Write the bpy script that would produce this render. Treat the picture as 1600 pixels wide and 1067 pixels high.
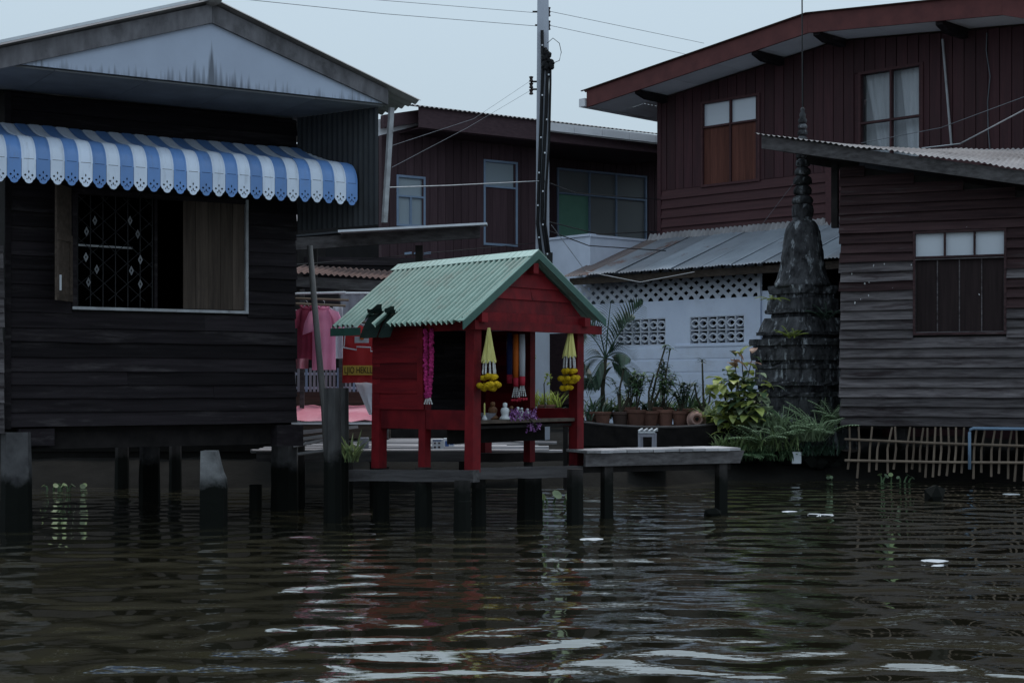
import bpy, bmesh, math, random
from mathutils import Vector, Matrix, noise
random.seed(11)
R = math.radians
# ------------------------------------------------------------------ camera, sky, sun, exposure
for o in list(bpy.data.objects): bpy.data.objects.remove(o)
S = bpy.context.scene
col = S.collection
F, HX, HY, CZ = 2400.0, 800.0, 600.0, 1.5        # focal length and horizon in photo pixels, eye height in metres
cam_d = bpy.data.cameras.new('camera'); cam = bpy.data.objects.new('camera', cam_d); col.objects.link(cam)
cam_d.sensor_width = 36; cam_d.lens = F/1600*36; cam_d.shift_y = (HY-533.5)/1600
cam_d.clip_start = .1; cam_d.clip_end = 6000
cam.location = (0, 0, CZ); cam.rotation_euler = (R(90), 0, 0)
S.camera = cam
SUN_EL, SUN_AZ = 70, 25          # azimuth: degrees east (+X) of +Y
wd = bpy.data.worlds.new('World'); S.world = wd; wd.use_nodes = True
nt = wd.node_tree; nt.nodes.clear()
sky = nt.nodes.new('ShaderNodeTexSky'); sky.sky_type = 'NISHITA'; sky.sun_disc = False
sky.sun_elevation = R(SUN_EL); sky.sun_rotation = R(SUN_AZ); sky.air_density = 1.0; sky.dust_density = 3.0; sky.ozone_density = 1.0
mx = nt.nodes.new('ShaderNodeMix'); mx.data_type = 'RGBA'; mx.inputs[0].default_value = .80
bg = nt.nodes.new('ShaderNodeBackground'); bg.inputs[1].default_value = .10
ow = nt.nodes.new('ShaderNodeOutputWorld')
# overcast luminance: the cloud layer brightens evenly from horizon to zenith
tcw = nt.nodes.new('ShaderNodeTexCoord'); sxw = nt.nodes.new('ShaderNodeSeparateXYZ'); nt.links.new(tcw.outputs['Generated'], sxw.inputs[0])
gw = nt.nodes.new('ShaderNodeMapRange'); gw.inputs[1].default_value = 0; gw.inputs[2].default_value = 1; gw.inputs[3].default_value = .80; gw.inputs[4].default_value = 1.68; nt.links.new(sxw.outputs[2], gw.inputs[0])
cl = nt.nodes.new('ShaderNodeVectorMath'); cl.operation = 'SCALE'; cl.inputs[0].default_value = (5.95, 7.3, 8.25); nt.links.new(gw.outputs[0], cl.inputs['Scale'])
nt.links.new(cl.outputs[0], mx.inputs[7])
nt.links.new(sky.outputs[0], mx.inputs[6]); nt.links.new(mx.outputs[2], bg.inputs[0]); nt.links.new(bg.outputs[0], ow.inputs[0])
sd = bpy.data.lights.new('sun', 'SUN'); sd.energy = 1.5; sd.angle = R(10); sd.color = (1, .97, .93)
sun = bpy.data.objects.new('sun', sd); col.objects.link(sun)
sdir = Vector((math.sin(R(SUN_AZ))*math.cos(R(SUN_EL)), math.cos(R(SUN_AZ))*math.cos(R(SUN_EL)), math.sin(R(SUN_EL))))
sun.rotation_euler = sdir.to_track_quat('Z', 'Y').to_euler(); sun.location = (0, 0, 40)
S.view_settings.view_transform = 'Standard'; S.view_settings.look = 'None'
S.view_settings.exposure = 0; S.view_settings.gamma = 1; S.view_settings.use_curve_mapping = False

# ------------------------------------------------------------------ helpers
Z = Vector((0, 0, 1))
WM = {}
def V(*a): return Vector(a)
def P(px, py, Y): return Vector(((px-HX)/F*Y, Y, CZ+(HY-py)/F*Y))
def link(o, parent, M):
    col.objects.link(o)
    if parent is not None:
        o.parent = parent; o.matrix_basis = WM[parent.name].inverted() @ M
    else: o.matrix_basis = M
    WM[o.name] = M
    return o
def tag(o, label, cat, group=None):
    o['label'] = label; o['category'] = cat
    if group: o['group'] = group
    return o
def thing(name, label, cat, loc, group=None):
    o = bpy.data.objects.new(name, None); o.empty_display_size = .2
    link(o, None, Matrix.Translation(Vector(loc)))
    return tag(o, label, cat, group)
def structure(o): o['kind'] = 'structure'; return o
def stuff(o): o['kind'] = 'stuff'; return o

class Frame:
    def __init__(s, o, u, n=None):
        s.o = Vector(o); s.u = Vector(u).normalized(); s.n = Vector((s.u.y, -s.u.x, 0)) if n is None else Vector(n).normalized()
    def at(s, u, d, z): return s.o + s.u*u + s.n*d + Z*z
    def hit(s, px, py, d=0):
        r = V((px-HX)/F, 1, (HY-py)/F); C = V(0, 0, CZ)
        t = (s.o+s.n*d-C).dot(V(s.n.x, s.n.y, 0)) / r.dot(s.n)
        X = C+r*t
        return (X-s.o).dot(s.u), X.z

class MB:
    def __init__(s): s.v = []; s.f = []
    def add(s, vs, fs):
        b = len(s.v); s.v += [Vector(x) for x in vs]; s.f += [tuple(b+i for i in q) for q in fs]; return s
    def box(s, p, X, Y, Zv):
        p = Vector(p)
        vs = [p, p+X, p+X+Y, p+Y, p+Zv, p+X+Zv, p+X+Y+Zv, p+Y+Zv]
        return s.add(vs, [(0,3,2,1),(4,5,6,7),(0,1,5,4),(1,2,6,5),(2,3,7,6),(3,0,4,7)])
    def fbox(s, fr, u0, u1, d0, d1, z0, z1):
        return s.box(fr.at(u0, d0, z0), fr.u*(u1-u0), fr.n*(d1-d0), Z*(z1-z0))
    def post(s, b, t, w0, w1, ux=V(1,0,0), uy=V(0,1,0), aspect=1):
        b, t = Vector(b), Vector(t); vs = []
        for c, w in ((b, w0), (t, w1)):
            for sx, sy in ((-1,-1),(1,-1),(1,1),(-1,1)): vs.append(c+ux*(w/2*sx)+uy*(w/2*sy*aspect))
        return s.add(vs, [(3,2,1,0),(4,5,6,7),(0,1,5,4),(1,2,6,5),(2,3,7,6),(3,0,4,7)])
    def tube(s, pts, rad, n=6, cap=True):
        pts = [Vector(p) for p in pts]; m = len(pts)
        rs = rad if isinstance(rad, (list, tuple)) else [rad]*m
        vs = []; fs = []
        for i, p in enumerate(pts):
            t = (pts[min(i+1, m-1)]-pts[max(i-1, 0)]).normalized()
            a = t.cross(Z if abs(t.z) < .95 else V(1,0,0)).normalized(); b = t.cross(a)
            for k in range(n):
                an = 2*math.pi*k/n; vs.append(p+(a*math.cos(an)+b*math.sin(an))*rs[i])
        for i in range(m-1):
            for k in range(n):
                k2 = (k+1) % n; fs.append((i*n+k, i*n+k2, (i+1)*n+k2, (i+1)*n+k))
        if cap: fs += [tuple(range(n))[::-1], tuple(range((m-1)*n, m*n))]
        return s.add(vs, fs)
    def lathe(s, prof, c, n=16, axis=Z, jit=0):
        c = Vector(c); a = V(1,0,0) if abs(axis.z) > .9 else axis.cross(Z).normalized(); b = axis.cross(a).normalized()
        vs = []; fs = []; m = len(prof)
        for r, h in prof:
            for k in range(n):
                an = 2*math.pi*k/n; rr = r*(1+random.uniform(-jit, jit))
                vs.append(c+axis*h+(a*math.cos(an)+b*math.sin(an))*rr)
        for i in range(m-1):
            for k in range(n):
                k2 = (k+1) % n; fs.append((i*n+k, i*n+k2, (i+1)*n+k2, (i+1)*n+k))
        fs += [tuple(range(n))[::-1], tuple(range((m-1)*n, m*n))]
        return s.add(vs, fs)
    def prism(s, pts, fr, d0, d1):
        n = len(pts)
        vs = [fr.at(u, d0, z) for u, z in pts]+[fr.at(u, d1, z) for u, z in pts]
        fs = [tuple(range(n)), tuple(range(n, 2*n))[::-1]]+[(i, (i+1) % n, n+(i+1) % n, n+i) for i in range(n)]
        return s.add(vs, fs)
    def corr(s, p, across, along, pitch, amp, rows=1, per=6, up=None, endjit=0, sag=0):
        p = Vector(p); L = across.length; nrm = up if up else across.cross(along).normalized()
        m = max(2, int(L/pitch*per)); vs = []; fs = []
        for j in range(rows+1):
            for i in range(m+1):
                a = math.sin(2*math.pi*i/per)*amp
                q = p+across*(i/m)+along*(j/rows)+nrm*(a+noise.noise(V(i*.05, j*.4, L))*sag)
                if j == 0 and endjit: q += along.normalized()*noise.noise(V(i*.11, 3, L))*endjit
                vs.append(q)
        for j in range(rows):
            for i in range(m): fs.append((j*(m+1)+i, j*(m+1)+i+1, (j+1)*(m+1)+i+1, (j+1)*(m+1)+i))
        return s.add(vs, fs)
    def blob(s, c, r, jit=.15, sc=(1,1,1)):
        t = (1+5**.5)/2
        vs = [(-1,t,0),(1,t,0),(-1,-t,0),(1,-t,0),(0,-1,t),(0,1,t),(0,-1,-t),(0,1,-t),(t,0,-1),(t,0,1),(-t,0,-1),(-t,0,1)]
        fs = [(0,11,5),(0,5,1),(0,1,7),(0,7,10),(0,10,11),(1,5,9),(5,11,4),(11,10,2),(10,7,6),(7,1,8),(3,9,4),(3,4,2),(3,2,6),(3,6,8),(3,8,9),(4,9,5),(2,4,11),(6,2,10),(8,6,7),(9,8,1)]
        c = Vector(c); q = []
        for x in vs:
            d = Vector(x).normalized()*r*(1+random.uniform(-jit, jit)); q.append(c+V(d.x*sc[0], d.y*sc[1], d.z*sc[2]))
        return s.add(q, fs)
    def leaf(s, b, d, L, w, droop=.3, seg=4, fold=.25, side=None, tip=.02, broad=.45):
        """one curved leaf: midrib with two halves"""
        b = Vector(b); d = Vector(d).normalized()
        sd_ = side if side is not None else d.cross(Z)
        if sd_.length < .05: sd_ = V(random.uniform(-1,1), random.uniform(-1,1), 0)
        sd_ = sd_.normalized(); nr = sd_.cross(d).normalized()
        if nr.z < 0: nr = -nr
        vs = []; fs = []; p = b.copy(); dd = d.copy()
        for i in range(seg+1):
            t = i/seg
            ww = w*.5*max(tip, math.sin(math.pi*min(1, (t**(.7 if broad < .5 else 1.1))*.97+.03))**.8) if i not in (0,) else w*.06
            vs += [p-sd_*ww+nr*ww*fold, p.copy(), p+sd_*ww+nr*ww*fold]
            p = p+dd*(L/seg); dd = (dd+V(0,0,-droop/seg*1.6)).normalized()
        for i in range(seg):
            a = i*3; fs += [(a,a+1,a+4,a+3),(a+1,a+2,a+5,a+4)]
        return s.add(vs, fs)
    def build(s, name, mat, parent=None, origin=None, smooth=False):
        if origin is None:
            origin = WM[parent.name].translation if parent is not None else V(0,0,0)
        origin = Vector(origin)
        me = bpy.data.meshes.new(name); me.from_pydata([tuple(x-origin) for x in s.v], [], s.f); me.validate()
        if smooth:
            for p in me.polygons: p.use_smooth = True
        me.materials.append(mat)
        return link(bpy.data.objects.new(name, me), parent, Matrix.Translation(origin))

def instance(name, me, parent, M, mat=None):
    return link(bpy.data.objects.new(name, me), parent, M)

def board(parent, mat, p, ux, uz, L, W, t1=.008, t2=.03, seg=5, jit=.004, name='board'):
    """one plank: local x along its length, z across, front face towards -y"""
    vs = []; fs = []; sdv = random.uniform(0, 99)
    for i in range(seg+1):
        x = L*i/seg; a = noise.noise(V(sdv, i*.7, 0))*jit; b = noise.noise(V(sdv, i*.7, 5))*jit; c = noise.noise(V(sdv, i*.6, 9))*jit*.8
        vs += [(x, 0, a), (x, 0, W+b), (x, -t1+c, W+b), (x, -t2+c, a)]
    for i in range(seg):
        for k in range(4): fs.append((i*4+k, i*4+(k+1) % 4, i*4+4+(k+1) % 4, i*4+4+k))
    fs += [(3,2,1,0), (seg*4, seg*4+1, seg*4+2, seg*4+3)]
    me = bpy.data.meshes.new(name); me.from_pydata(vs, [], fs); me.materials.append(mat)
    ux = ux.normalized(); uz = uz.normalized(); uy = uz.cross(ux)
    M = Matrix.Translation(Vector(p)) @ Matrix((ux, uy, uz)).transposed().to_4x4()
    return link(bpy.data.objects.new(name, me), parent, M)

def lap_wall(parent, fr, mat, u0, u1, z0, z1, pitch, holes=(), d=0.0, t2=.032, endjit=.01, jit=.004, split=.35, over=.012, matf=None):
    k = 0; z = z0
    while z < z1-1e-4:
        h = min(pitch*random.uniform(.94, 1.06), z1-z); zc = z+h/2
        iv = [(u0+random.uniform(-1,1)*endjit, u1+random.uniform(-1,1)*endjit)]
        for a, b, za, zb in holes:
            if za < zc < zb:
                nv = []
                for x0, x1 in iv:
                    if a > x0+.02: nv.append((x0, min(a, x1)))
                    if b < x1-.02: nv.append((max(b, x0), x1))
                iv = [q for q in nv if q[1]-q[0] > .02]
        for x0, x1 in iv:
            cuts = [x0, x1]
            if x1-x0 > 1.6 and random.random() < split: cuts = [x0, x0+(x1-x0)*random.uniform(.3, .7), x1]
            for a, b in zip(cuts[:-1], cuts[1:]):
                m = matf(zc, (a+b)/2) if matf else mat
                board(parent, m, fr.at(a, d, z), fr.u, Z, b-a-.003, h+over, t2=t2*random.uniform(.85, 1.15), seg=max(2, min(7, int((b-a)/.35))), jit=jit)
        z += h; k += 1

def vert_wall(parent, fr, mat, u0, u1, zf0, zf1, pitch, holes=(), d=0.0, t=.018, gap=.012):
    """upright boards; zf0/zf1 functions of u give foot and head"""
    u = u0
    while u < u1-1e-3:
        w = min(pitch, u1-u); c = u+w/2
        iv = [(zf0(c), zf1(c))]
        for a, b, za, zb in holes:
            if a < c < b:
                nv = []
                for x0, x1 in iv:
                    if za > x0+.02: nv.append((x0, min(za, x1)))
                    if zb < x1-.02: nv.append((max(zb, x0), x1))
                iv = nv
        tt = t*random.uniform(.75, 1.3)
        for x0, x1 in iv:
            if x1-x0 > .03: board(parent, mat, fr.at(u+w-gap, d, x0), Z, -fr.u, x1-x0, w-gap, t1=tt, t2=tt, seg=2, jit=.002)
        u += w

# ------------------------------------------------------------------ materials
def nodes_of(name):
    m = bpy.data.materials.new(name); m.use_nodes = True; n = m.node_tree
    return m, n, n.nodes['Principled BSDF']
def rgba(c): return (c[0], c[1], c[2], 1)
def mat(name, c1, c2=None, rough=.75, scale=(3,3,3), bump=.15, bdist=.01, spec=.12, c3=None, c3lo=.55, c3hi=.65, c3scale=(1,1,1), metal=0, rnd=.2, tide=None, island=False, transl=0):
    m, n, b = nodes_of(name); N = n.nodes; L = n.links
    c2 = c2 or tuple(x*.7 for x in c1)
    tc = N.new('ShaderNodeTexCoord'); oi = N.new('ShaderNodeObjectInfo')
    off = N.new('ShaderNodeVectorMath'); off.operation = 'ADD'
    mu = N.new('ShaderNodeMath'); mu.operation = 'MULTIPLY'; mu.inputs[1].default_value = 37
    L.new(oi.outputs['Random'], mu.inputs[0]); L.new(tc.outputs['Object'], off.inputs[0]); L.new(mu.outputs[0], off.inputs[1])
    def nz(sc, det=5, ro=.6):
        mp = N.new('ShaderNodeMapping'); mp.inputs['Scale'].default_value = sc; L.new(off.outputs[0], mp.inputs['Vector'])
        t = N.new('ShaderNodeTexNoise'); t.inputs['Scale'].default_value = 1; t.inputs['Detail'].default_value = det; t.inputs['Roughness'].default_value = ro
        L.new(mp.outputs[0], t.inputs['Vector']); return t
    def ramp(src, lo, hi):
        r = N.new('ShaderNodeMapRange'); r.inputs[1].default_value = lo; r.inputs[2].default_value = hi; L.new(src, r.inputs[0]); return r.outputs[0]
    def mix(fac, a, bb):
        x = N.new('ShaderNodeMix'); x.data_type = 'RGBA'
        L.new(fac, x.inputs[0])
        for i, q in ((6, a), (7, bb)):
            if isinstance(q, tuple): x.inputs[i].default_value = rgba(q)
            else: L.new(q, x.inputs[i])
        return x.outputs[2]
    t1 = nz(scale)
    c = mix(ramp(t1.outputs[0], .32, .68), c1, c2)
    if c3: c = mix(ramp(nz(c3scale, 7, .7).outputs[0], c3lo, c3hi), c, c3)
    src = oi.outputs['Random']
    if island:
        g = N.new('ShaderNodeNewGeometry'); src = g.outputs['Random Per Island']
    mr = N.new('ShaderNodeMapRange'); mr.inputs[3].default_value = 1-rnd; mr.inputs[4].default_value = 1+rnd; L.new(src, mr.inputs[0])
    vm = N.new('ShaderNodeVectorMath'); vm.operation = 'SCALE'; L.new(c, vm.inputs[0]); L.new(mr.outputs[0], vm.inputs['Scale'])
    c = vm.outputs[0]
    if tide:                                   # algae-black wet foot of anything standing in the canal
        g = N.new('ShaderNodeNewGeometry'); sx = N.new('ShaderNodeSeparateXYZ'); L.new(g.outputs['Position'], sx.inputs[0])
        t2 = nz((6,6,6), 4); ad = N.new('ShaderNodeMath'); ad.operation = 'MULTIPLY_ADD'; ad.inputs[1].default_value = .35
        L.new(t2.outputs[0], ad.inputs[0]); L.new(sx.outputs[2], ad.inputs[2])
        c = mix(ramp(ad.outputs[0], tide+.08, tide+.22), (.006,.007,.006), c)
    L.new(c, b.inputs['Base Color'])
    b.inputs['Roughness'].default_value = rough; b.inputs['Metallic'].default_value = metal; b.inputs['Specular IOR Level'].default_value = spec
    if bump:
        bp = N.new('ShaderNodeBump'); bp.inputs['Strength'].default_value = bump; bp.inputs['Distance'].default_value = bdist
        L.new(t1.outputs[0], bp.inputs['Height']); L.new(bp.outputs[0], b.inputs['Normal'])
    if transl:
        out = N['Material Output']; tr = N.new('ShaderNodeBsdfTranslucent'); L.new(c, tr.inputs[0])
        ms = N.new('ShaderNodeMixShader'); ms.inputs[0].default_value = transl
        L.new(b.outputs[0], ms.inputs[1]); L.new(tr.outputs[0], ms.inputs[2]); L.new(ms.outputs[0], out.inputs[0])
    return m
GR = (1.3, 14, 22)      # grain along local x
m_dark = mat('dark stained plank', (.023,.019,.022), (.011,.009,.0105), scale=GR, c3=(.062,.055,.057), c3lo=.55, c3hi=.75, c3scale=(.9,3,9), rnd=.45, bump=.3, rough=.82, spec=.1)
m_dark2 = mat('dark old timber', (.022,.019,.019), (.01,.009,.009), scale=(6,6,6), rnd=.25, bump=.3)
m_greywood = mat('weathered grey timber', (.115,.108,.112), (.05,.045,.047), scale=(1.5,16,20), c3=(.03,.027,.028), c3lo=.55, c3hi=.72, c3scale=(1,4,5), rnd=.25, bump=.4)
m_fascia = mat('weathered barge board', (.19,.185,.205), (.10,.097,.107), scale=(9,9,3), c3=(.05,.048,.052), c3lo=.52, c3hi=.75, c3scale=(2.5,2.5,2.5), bump=.4)
m_greyboard = mat('silvery weathered clapboard', (.142,.127,.133), (.055,.048,.052), scale=(2.2,14,30), c3=(.03,.022,.024), c3lo=.50, c3hi=.66, c3scale=(1.1,3,9), rnd=.42, bump=.4, rough=.85, spec=.1)
m_redboard = mat('faded red clapboard', (.062,.036,.038), (.030,.018,.020), scale=GR, c3=(.10,.086,.087), c3lo=.58, c3hi=.75, c3scale=(.7,3,9), rnd=.3, bump=.4, rough=.85, spec=.1)
m_maroon = mat('maroon house board', (.054,.020,.024), (.034,.013,.017), scale=GR, rnd=.22, bump=.25, rough=.7, spec=.25, c3=(.03,.014,.016), c3lo=.5, c3hi=.75, c3scale=(.5,3,3))
m_maroonlap = mat('maroon lapped board', (.068,.027,.030), (.045,.018,.021), scale=GR, rnd=.18, bump=.25, rough=.7, spec=.25)
m_brownboard = mat('dull brown house board', (.080,.050,.058), (.058,.036,.043), scale=GR, rnd=.15, bump=.2, rough=.75)  # board tone lifted a little to carry distance haze
m_shutter = mat('orange brown shutter', (.125,.048,.036), (.08,.031,.025), scale=GR, rnd=.15, bump=.2)
m_shutterdk = mat('dark brown shutter', (.030,.020,.021), (.018,.012,.013), scale=GR, rnd=.2, bump=.3)
m_rawwood = mat('raw brown plank', (.095,.073,.060), (.05,.038,.032), scale=GR, rnd=.2, bump=.35, c3=(.03,.024,.022), c3lo=.55, c3hi=.8, c3scale=(1,6,6))
m_redpaint = mat('red painted wood', (.195,.011,.016), (.10,.007,.011), scale=(5,5,4), rnd=.2, bump=.25, rough=.6, spec=.15, c3=(.05,.006,.009), c3lo=.5, c3hi=.8, c3scale=(5,5,2.2))
m_redplank = mat('red painted plank', (.175,.010,.014), (.095,.006,.010), scale=(1.6,12,16), rnd=.25, bump=.3, rough=.6, spec=.15, c3=(.05,.006,.009), c3lo=.5, c3hi=.8, c3scale=(1.2,5,5))
m_fasciared = mat('maroon fascia paint', (.125,.043,.042), (.085,.030,.031), scale=(3,3,3), rnd=.06, bump=.1, rough=.55)
m_soffit = mat('pale soffit board', (.74,.74,.78), (.64,.64,.68), scale=(2,2,2), rnd=.05, bump=.05)
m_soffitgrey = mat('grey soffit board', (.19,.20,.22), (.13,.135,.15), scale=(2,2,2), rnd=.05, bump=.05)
m_gable = mat('stained white gable board', (.44,.50,.63), (.39,.44,.56), scale=(2,2,2), rnd=.03, bump=.05)
m_green = mat('green painted tin', (.19,.305,.27), (.14,.235,.205), rough=.45, scale=(5,5,5), rnd=.04, bump=.05, spec=.4, c3=(.13,.15,.125), c3lo=.52, c3hi=.74, c3scale=(3,3,3))
m_greendk = mat('dark green tin trim', (.05,.13,.105), (.035,.095,.08), rough=.45, scale=(3,3,3), rnd=.05, bump=.05, spec=.4)
m_ridgetin = mat('pale green ridge tin', (.42,.56,.51), (.33,.46,.42), rough=.38, scale=(3,3,3), rnd=.04, bump=.03, spec=.5)
m_torn = mat('torn tin underside', (.018,.03,.026), (.01,.018,.016), rough=.6, rnd=.05)
m_blue = mat('blue awning enamel', (.15,.30,.64), (.125,.26,.57), rough=.42, scale=(4,4,4), rnd=.14, bump=.05, spec=.5, c3=(.15,.23,.40), c3lo=.52, c3hi=.85, c3scale=(12,4,3))
m_white = mat('white awning enamel', (.74,.82,.97), (.66,.74,.90), rough=.42, scale=(4,4,4), rnd=.09, bump=.05, spec=.5, c3=(.42,.47,.56), c3lo=.52, c3hi=.85, c3scale=(14,4,3))
m_tin = mat('galvanised corrugated tin', (.36,.39,.44), (.27,.29,.33), rough=.5, scale=(1.2,1.2,1.2), rnd=.04, bump=.05, spec=.4, metal=.25, c3=(.17,.10,.075), c3lo=.56, c3hi=.68, c3scale=(.8,.8,.8))
m_tindark = mat('dull dark tin', (.05,.055,.062), (.035,.037,.042), rough=.6, rnd=.05, bump=.05)
m_fibre = mat('fibre cement roof sheet', (.30,.29,.30), (.19,.18,.19), rough=.85, scale=(2,2,2), rnd=.06, bump=.3, c3=(.08,.07,.07), c3lo=.55, c3hi=.72, c3scale=(1.5,1.5,1.5))
m_rust = mat('rusty red roof sheet', (.15,.095,.085), (.10,.065,.06), rough=.8, rnd=.1, bump=.2)
m_edge = mat('bright metal edge', (.72,.75,.80), (.6,.62,.68), rough=.4, rnd=.04, bump=0)
m_concrete = mat('old concrete pile', (.11,.108,.112), (.05,.048,.052), rough=.9, scale=(5,5,5), bump=.5, bdist=.02, rnd=.12, tide=.56, c3=(.05,.05,.05), c3lo=.55, c3hi=.7, c3scale=(2.5,2.5,1.2))
m_pile = mat('black wet timber pile', (.045,.04,.04), (.022,.02,.02), rough=.8, scale=(8,8,2), bump=.4, rnd=.2, tide=.5)
m_piletop = mat('grey headed timber pile', (.10,.098,.10), (.05,.048,.05), rough=.85, scale=(9,9,2), bump=.5, rnd=.15, tide=.75)
m_pole = mat('utility pole concrete', (.46,.49,.57), (.37,.395,.46), rough=.85, scale=(4,4,1.5), bump=.15, rnd=.02)
m_black = mat('black rubber cable', (.013,.013,.015), rough=.5, bump=0, rnd=.1)
m_porc = mat('brown insulator', (.05,.035,.035), rough=.35, bump=0)
m_wirepale = mat('pale wire', (.42,.43,.46), rough=.6, bump=0)
m_wiregrey = mat('grey wire', (.15,.165,.19), rough=.6, bump=0)
m_wall = mat('whitewashed block wall', (.74,.81,.97), (.66,.73,.90), rough=.85, scale=(2.2,2.2,2.2), rnd=.03, bump=.2, c3=(.55,.57,.66), c3lo=.5, c3hi=.8, c3scale=(.8,.8,.8))
m_vent = mat('white vent block', (.68,.71,.80), (.56,.60,.68), rough=.85, rnd=.05, bump=.1)
m_bluewhite = mat('white rendered parapet', (.62,.67,.80), (.55,.60,.72), rough=.8, rnd=.02, bump=.05)
m_bluetrim = mat('pale blue window trim', (.26,.34,.47), (.21,.28,.40), rough=.6, rnd=.06, bump=.05)
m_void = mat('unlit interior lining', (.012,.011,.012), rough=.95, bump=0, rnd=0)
m_stone = mat('lichened stucco', (.095,.096,.105), (.016,.016,.018), rough=.95, scale=(7,7,3.5), bump=1, bdist=.08, rnd=.15, c3=(.32,.34,.37), c3lo=.55, c3hi=.66, c3scale=(8,8,3.2))
m_terra = mat('terracotta', (.17,.085,.065), (.10,.052,.042), rough=.85, scale=(5,5,5), rnd=.3, bump=.2)
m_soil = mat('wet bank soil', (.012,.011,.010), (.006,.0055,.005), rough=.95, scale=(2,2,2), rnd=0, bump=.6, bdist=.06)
m_leaf = mat('mid green leaf', (.11,.18,.09), (.07,.125,.06), rough=.5, rnd=.5, island=True, bump=0, transl=.25, spec=.4)
m_leafpale = mat('pale green leaf', (.25,.32,.15), (.16,.23,.10), rough=.5, rnd=.5, island=True, bump=0, transl=.3, spec=.4)
m_leafdark = mat('dark green leaf', (.045,.085,.055), (.028,.055,.038), rough=.45, rnd=.5, island=True, bump=0, transl=.15, spec=.45)
m_leafyel = mat('yellow green leaf', (.30,.34,.07), (.20,.26,.06), rough=.5, rnd=.35, island=True, bump=0, transl=.3)
m_leafpink = mat('pink young leaf', (.42,.22,.17), (.34,.17,.12), rough=.5, rnd=.3, island=True, bump=0, transl=.3)
m_fern = mat('pale fern', (.36,.45,.29), (.25,.35,.20), rough=.6, rnd=.45, island=True, bump=0, transl=.3)
m_hya = mat('pale glossy hyacinth leaf', (.13,.17,.11), (.09,.125,.08), rough=.7, rnd=.3, bump=0, transl=.1, spec=.1)
m_stem = mat('plant stem', (.06,.055,.04), rough=.8, bump=.1)
m_bamboo = mat('dry bamboo', (.20,.155,.12), (.13,.10,.08), rough=.7, scale=(5,5,1.5), rnd=.3, bump=.15)
m_pvc = mat('blue plastic pipe', (.20,.29,.41), rough=.4, bump=0)
m_pink = mat('pink cloth', (.88,.45,.64), (.80,.38,.56), rough=.9, rnd=.04, bump=.1, transl=.45)
m_maroonc = mat('maroon cloth', (.42,.10,.17), (.33,.075,.13), rough=.9, bump=.1, rnd=.05, transl=.45)
m_redc = mat('brick red cloth', (.50,.065,.07), (.42,.05,.06), rough=.9, bump=.1, rnd=.03, transl=.45)
m_yelc = mat('gold cloth band', (.55,.36,.08), rough=.9, bump=0)
m_whitec = mat('white cloth', (.72,.74,.80), (.6,.62,.68), rough=.9, bump=.05, rnd=.04, transl=.4)
m_greyc = mat('grey cloth', (.33,.33,.38), (.25,.25,.3), rough=.9, bump=.05, rnd=.06)
m_plank = mat('sun bleached plank', (.44,.43,.45), (.27,.26,.28), scale=GR, rnd=.3, bump=.4, rough=.85, c3=(.10,.095,.095), c3lo=.55, c3hi=.75, c3scale=(1,4,4))
m_pinksheet = mat('shiny pink sheet', (.55,.17,.23), (.62,.24,.30), rough=.25, rnd=.03, bump=.1, spec=.6)
m_hotpink = mat('hot pink petals', (.56,.045,.22), (.36,.03,.15), rough=.7, rnd=.35, island=True, bump=0, transl=.15)
m_marigold = mat('yellow marigold', (.62,.42,.015), (.5,.32,.01), rough=.7, rnd=.15, scale=(60,60,60), bump=.9, bdist=.01)
m_ribbon = mat('pale yellow ribbon', (.58,.55,.22), (.46,.42,.13), rough=.6, rnd=.12, scale=(40,40,3), bump=.3)
m_bead = mat('white jasmine buds', (.58,.58,.58), (.42,.42,.44), rough=.6, rnd=.2, island=True, bump=0)
m_rose = mat('red rose buds', (.42,.03,.05), (.3,.02,.04), rough=.6, rnd=.2, island=True, bump=0)
m_orange = mat('orange satin', (.55,.13,.02), rough=.5, bump=.05)
m_bluesat = mat('navy satin', (.02,.035,.12), rough=.5, bump=.05)
m_purple = mat('purple orchid', (.22,.05,.27), (.42,.25,.47), rough=.6, rnd=.5, island=True, bump=0, transl=.2)
m_figw = mat('white porcelain figure', (.58,.60,.63), rough=.3, bump=0)
m_figo = mat('painted figure', (.16,.08,.04), (.06,.03,.02), rough=.5, scale=(18,18,18), bump=0, rnd=.3)
m_carton = mat('white carton', (.62,.65,.70), rough=.7, bump=0)
m_print = mat('blue print', (.06,.12,.32), rough=.7, bump=0)
m_printr = mat('dark print', (.09,.06,.08), rough=.7, bump=0)
m_text = mat('dark lettering', (.03,.022,.02), rough=.9, bump=0)
m_offwhite = mat('flat white piece', (.60,.63,.68), rough=.5, bump=0)  # shared by stool, plate and the flakes standing in for sky glints
m_iron = mat('dark iron bar', (.035,.035,.038), rough=.5, bump=0)
m_irongrey = mat('grey cast diamond', (.20,.205,.22), rough=.5, bump=0)
m_frame = mat('flaking white frame', (.42,.43,.46), (.28,.28,.30), rough=.7, scale=(8,8,8), bump=.1, rnd=.1, c3=(.10,.095,.095), c3lo=.58, c3hi=.68, c3scale=(6,6,6))
m_dropping = mat('white speck', (.6,.6,.62), rough=.8, bump=0)

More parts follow.
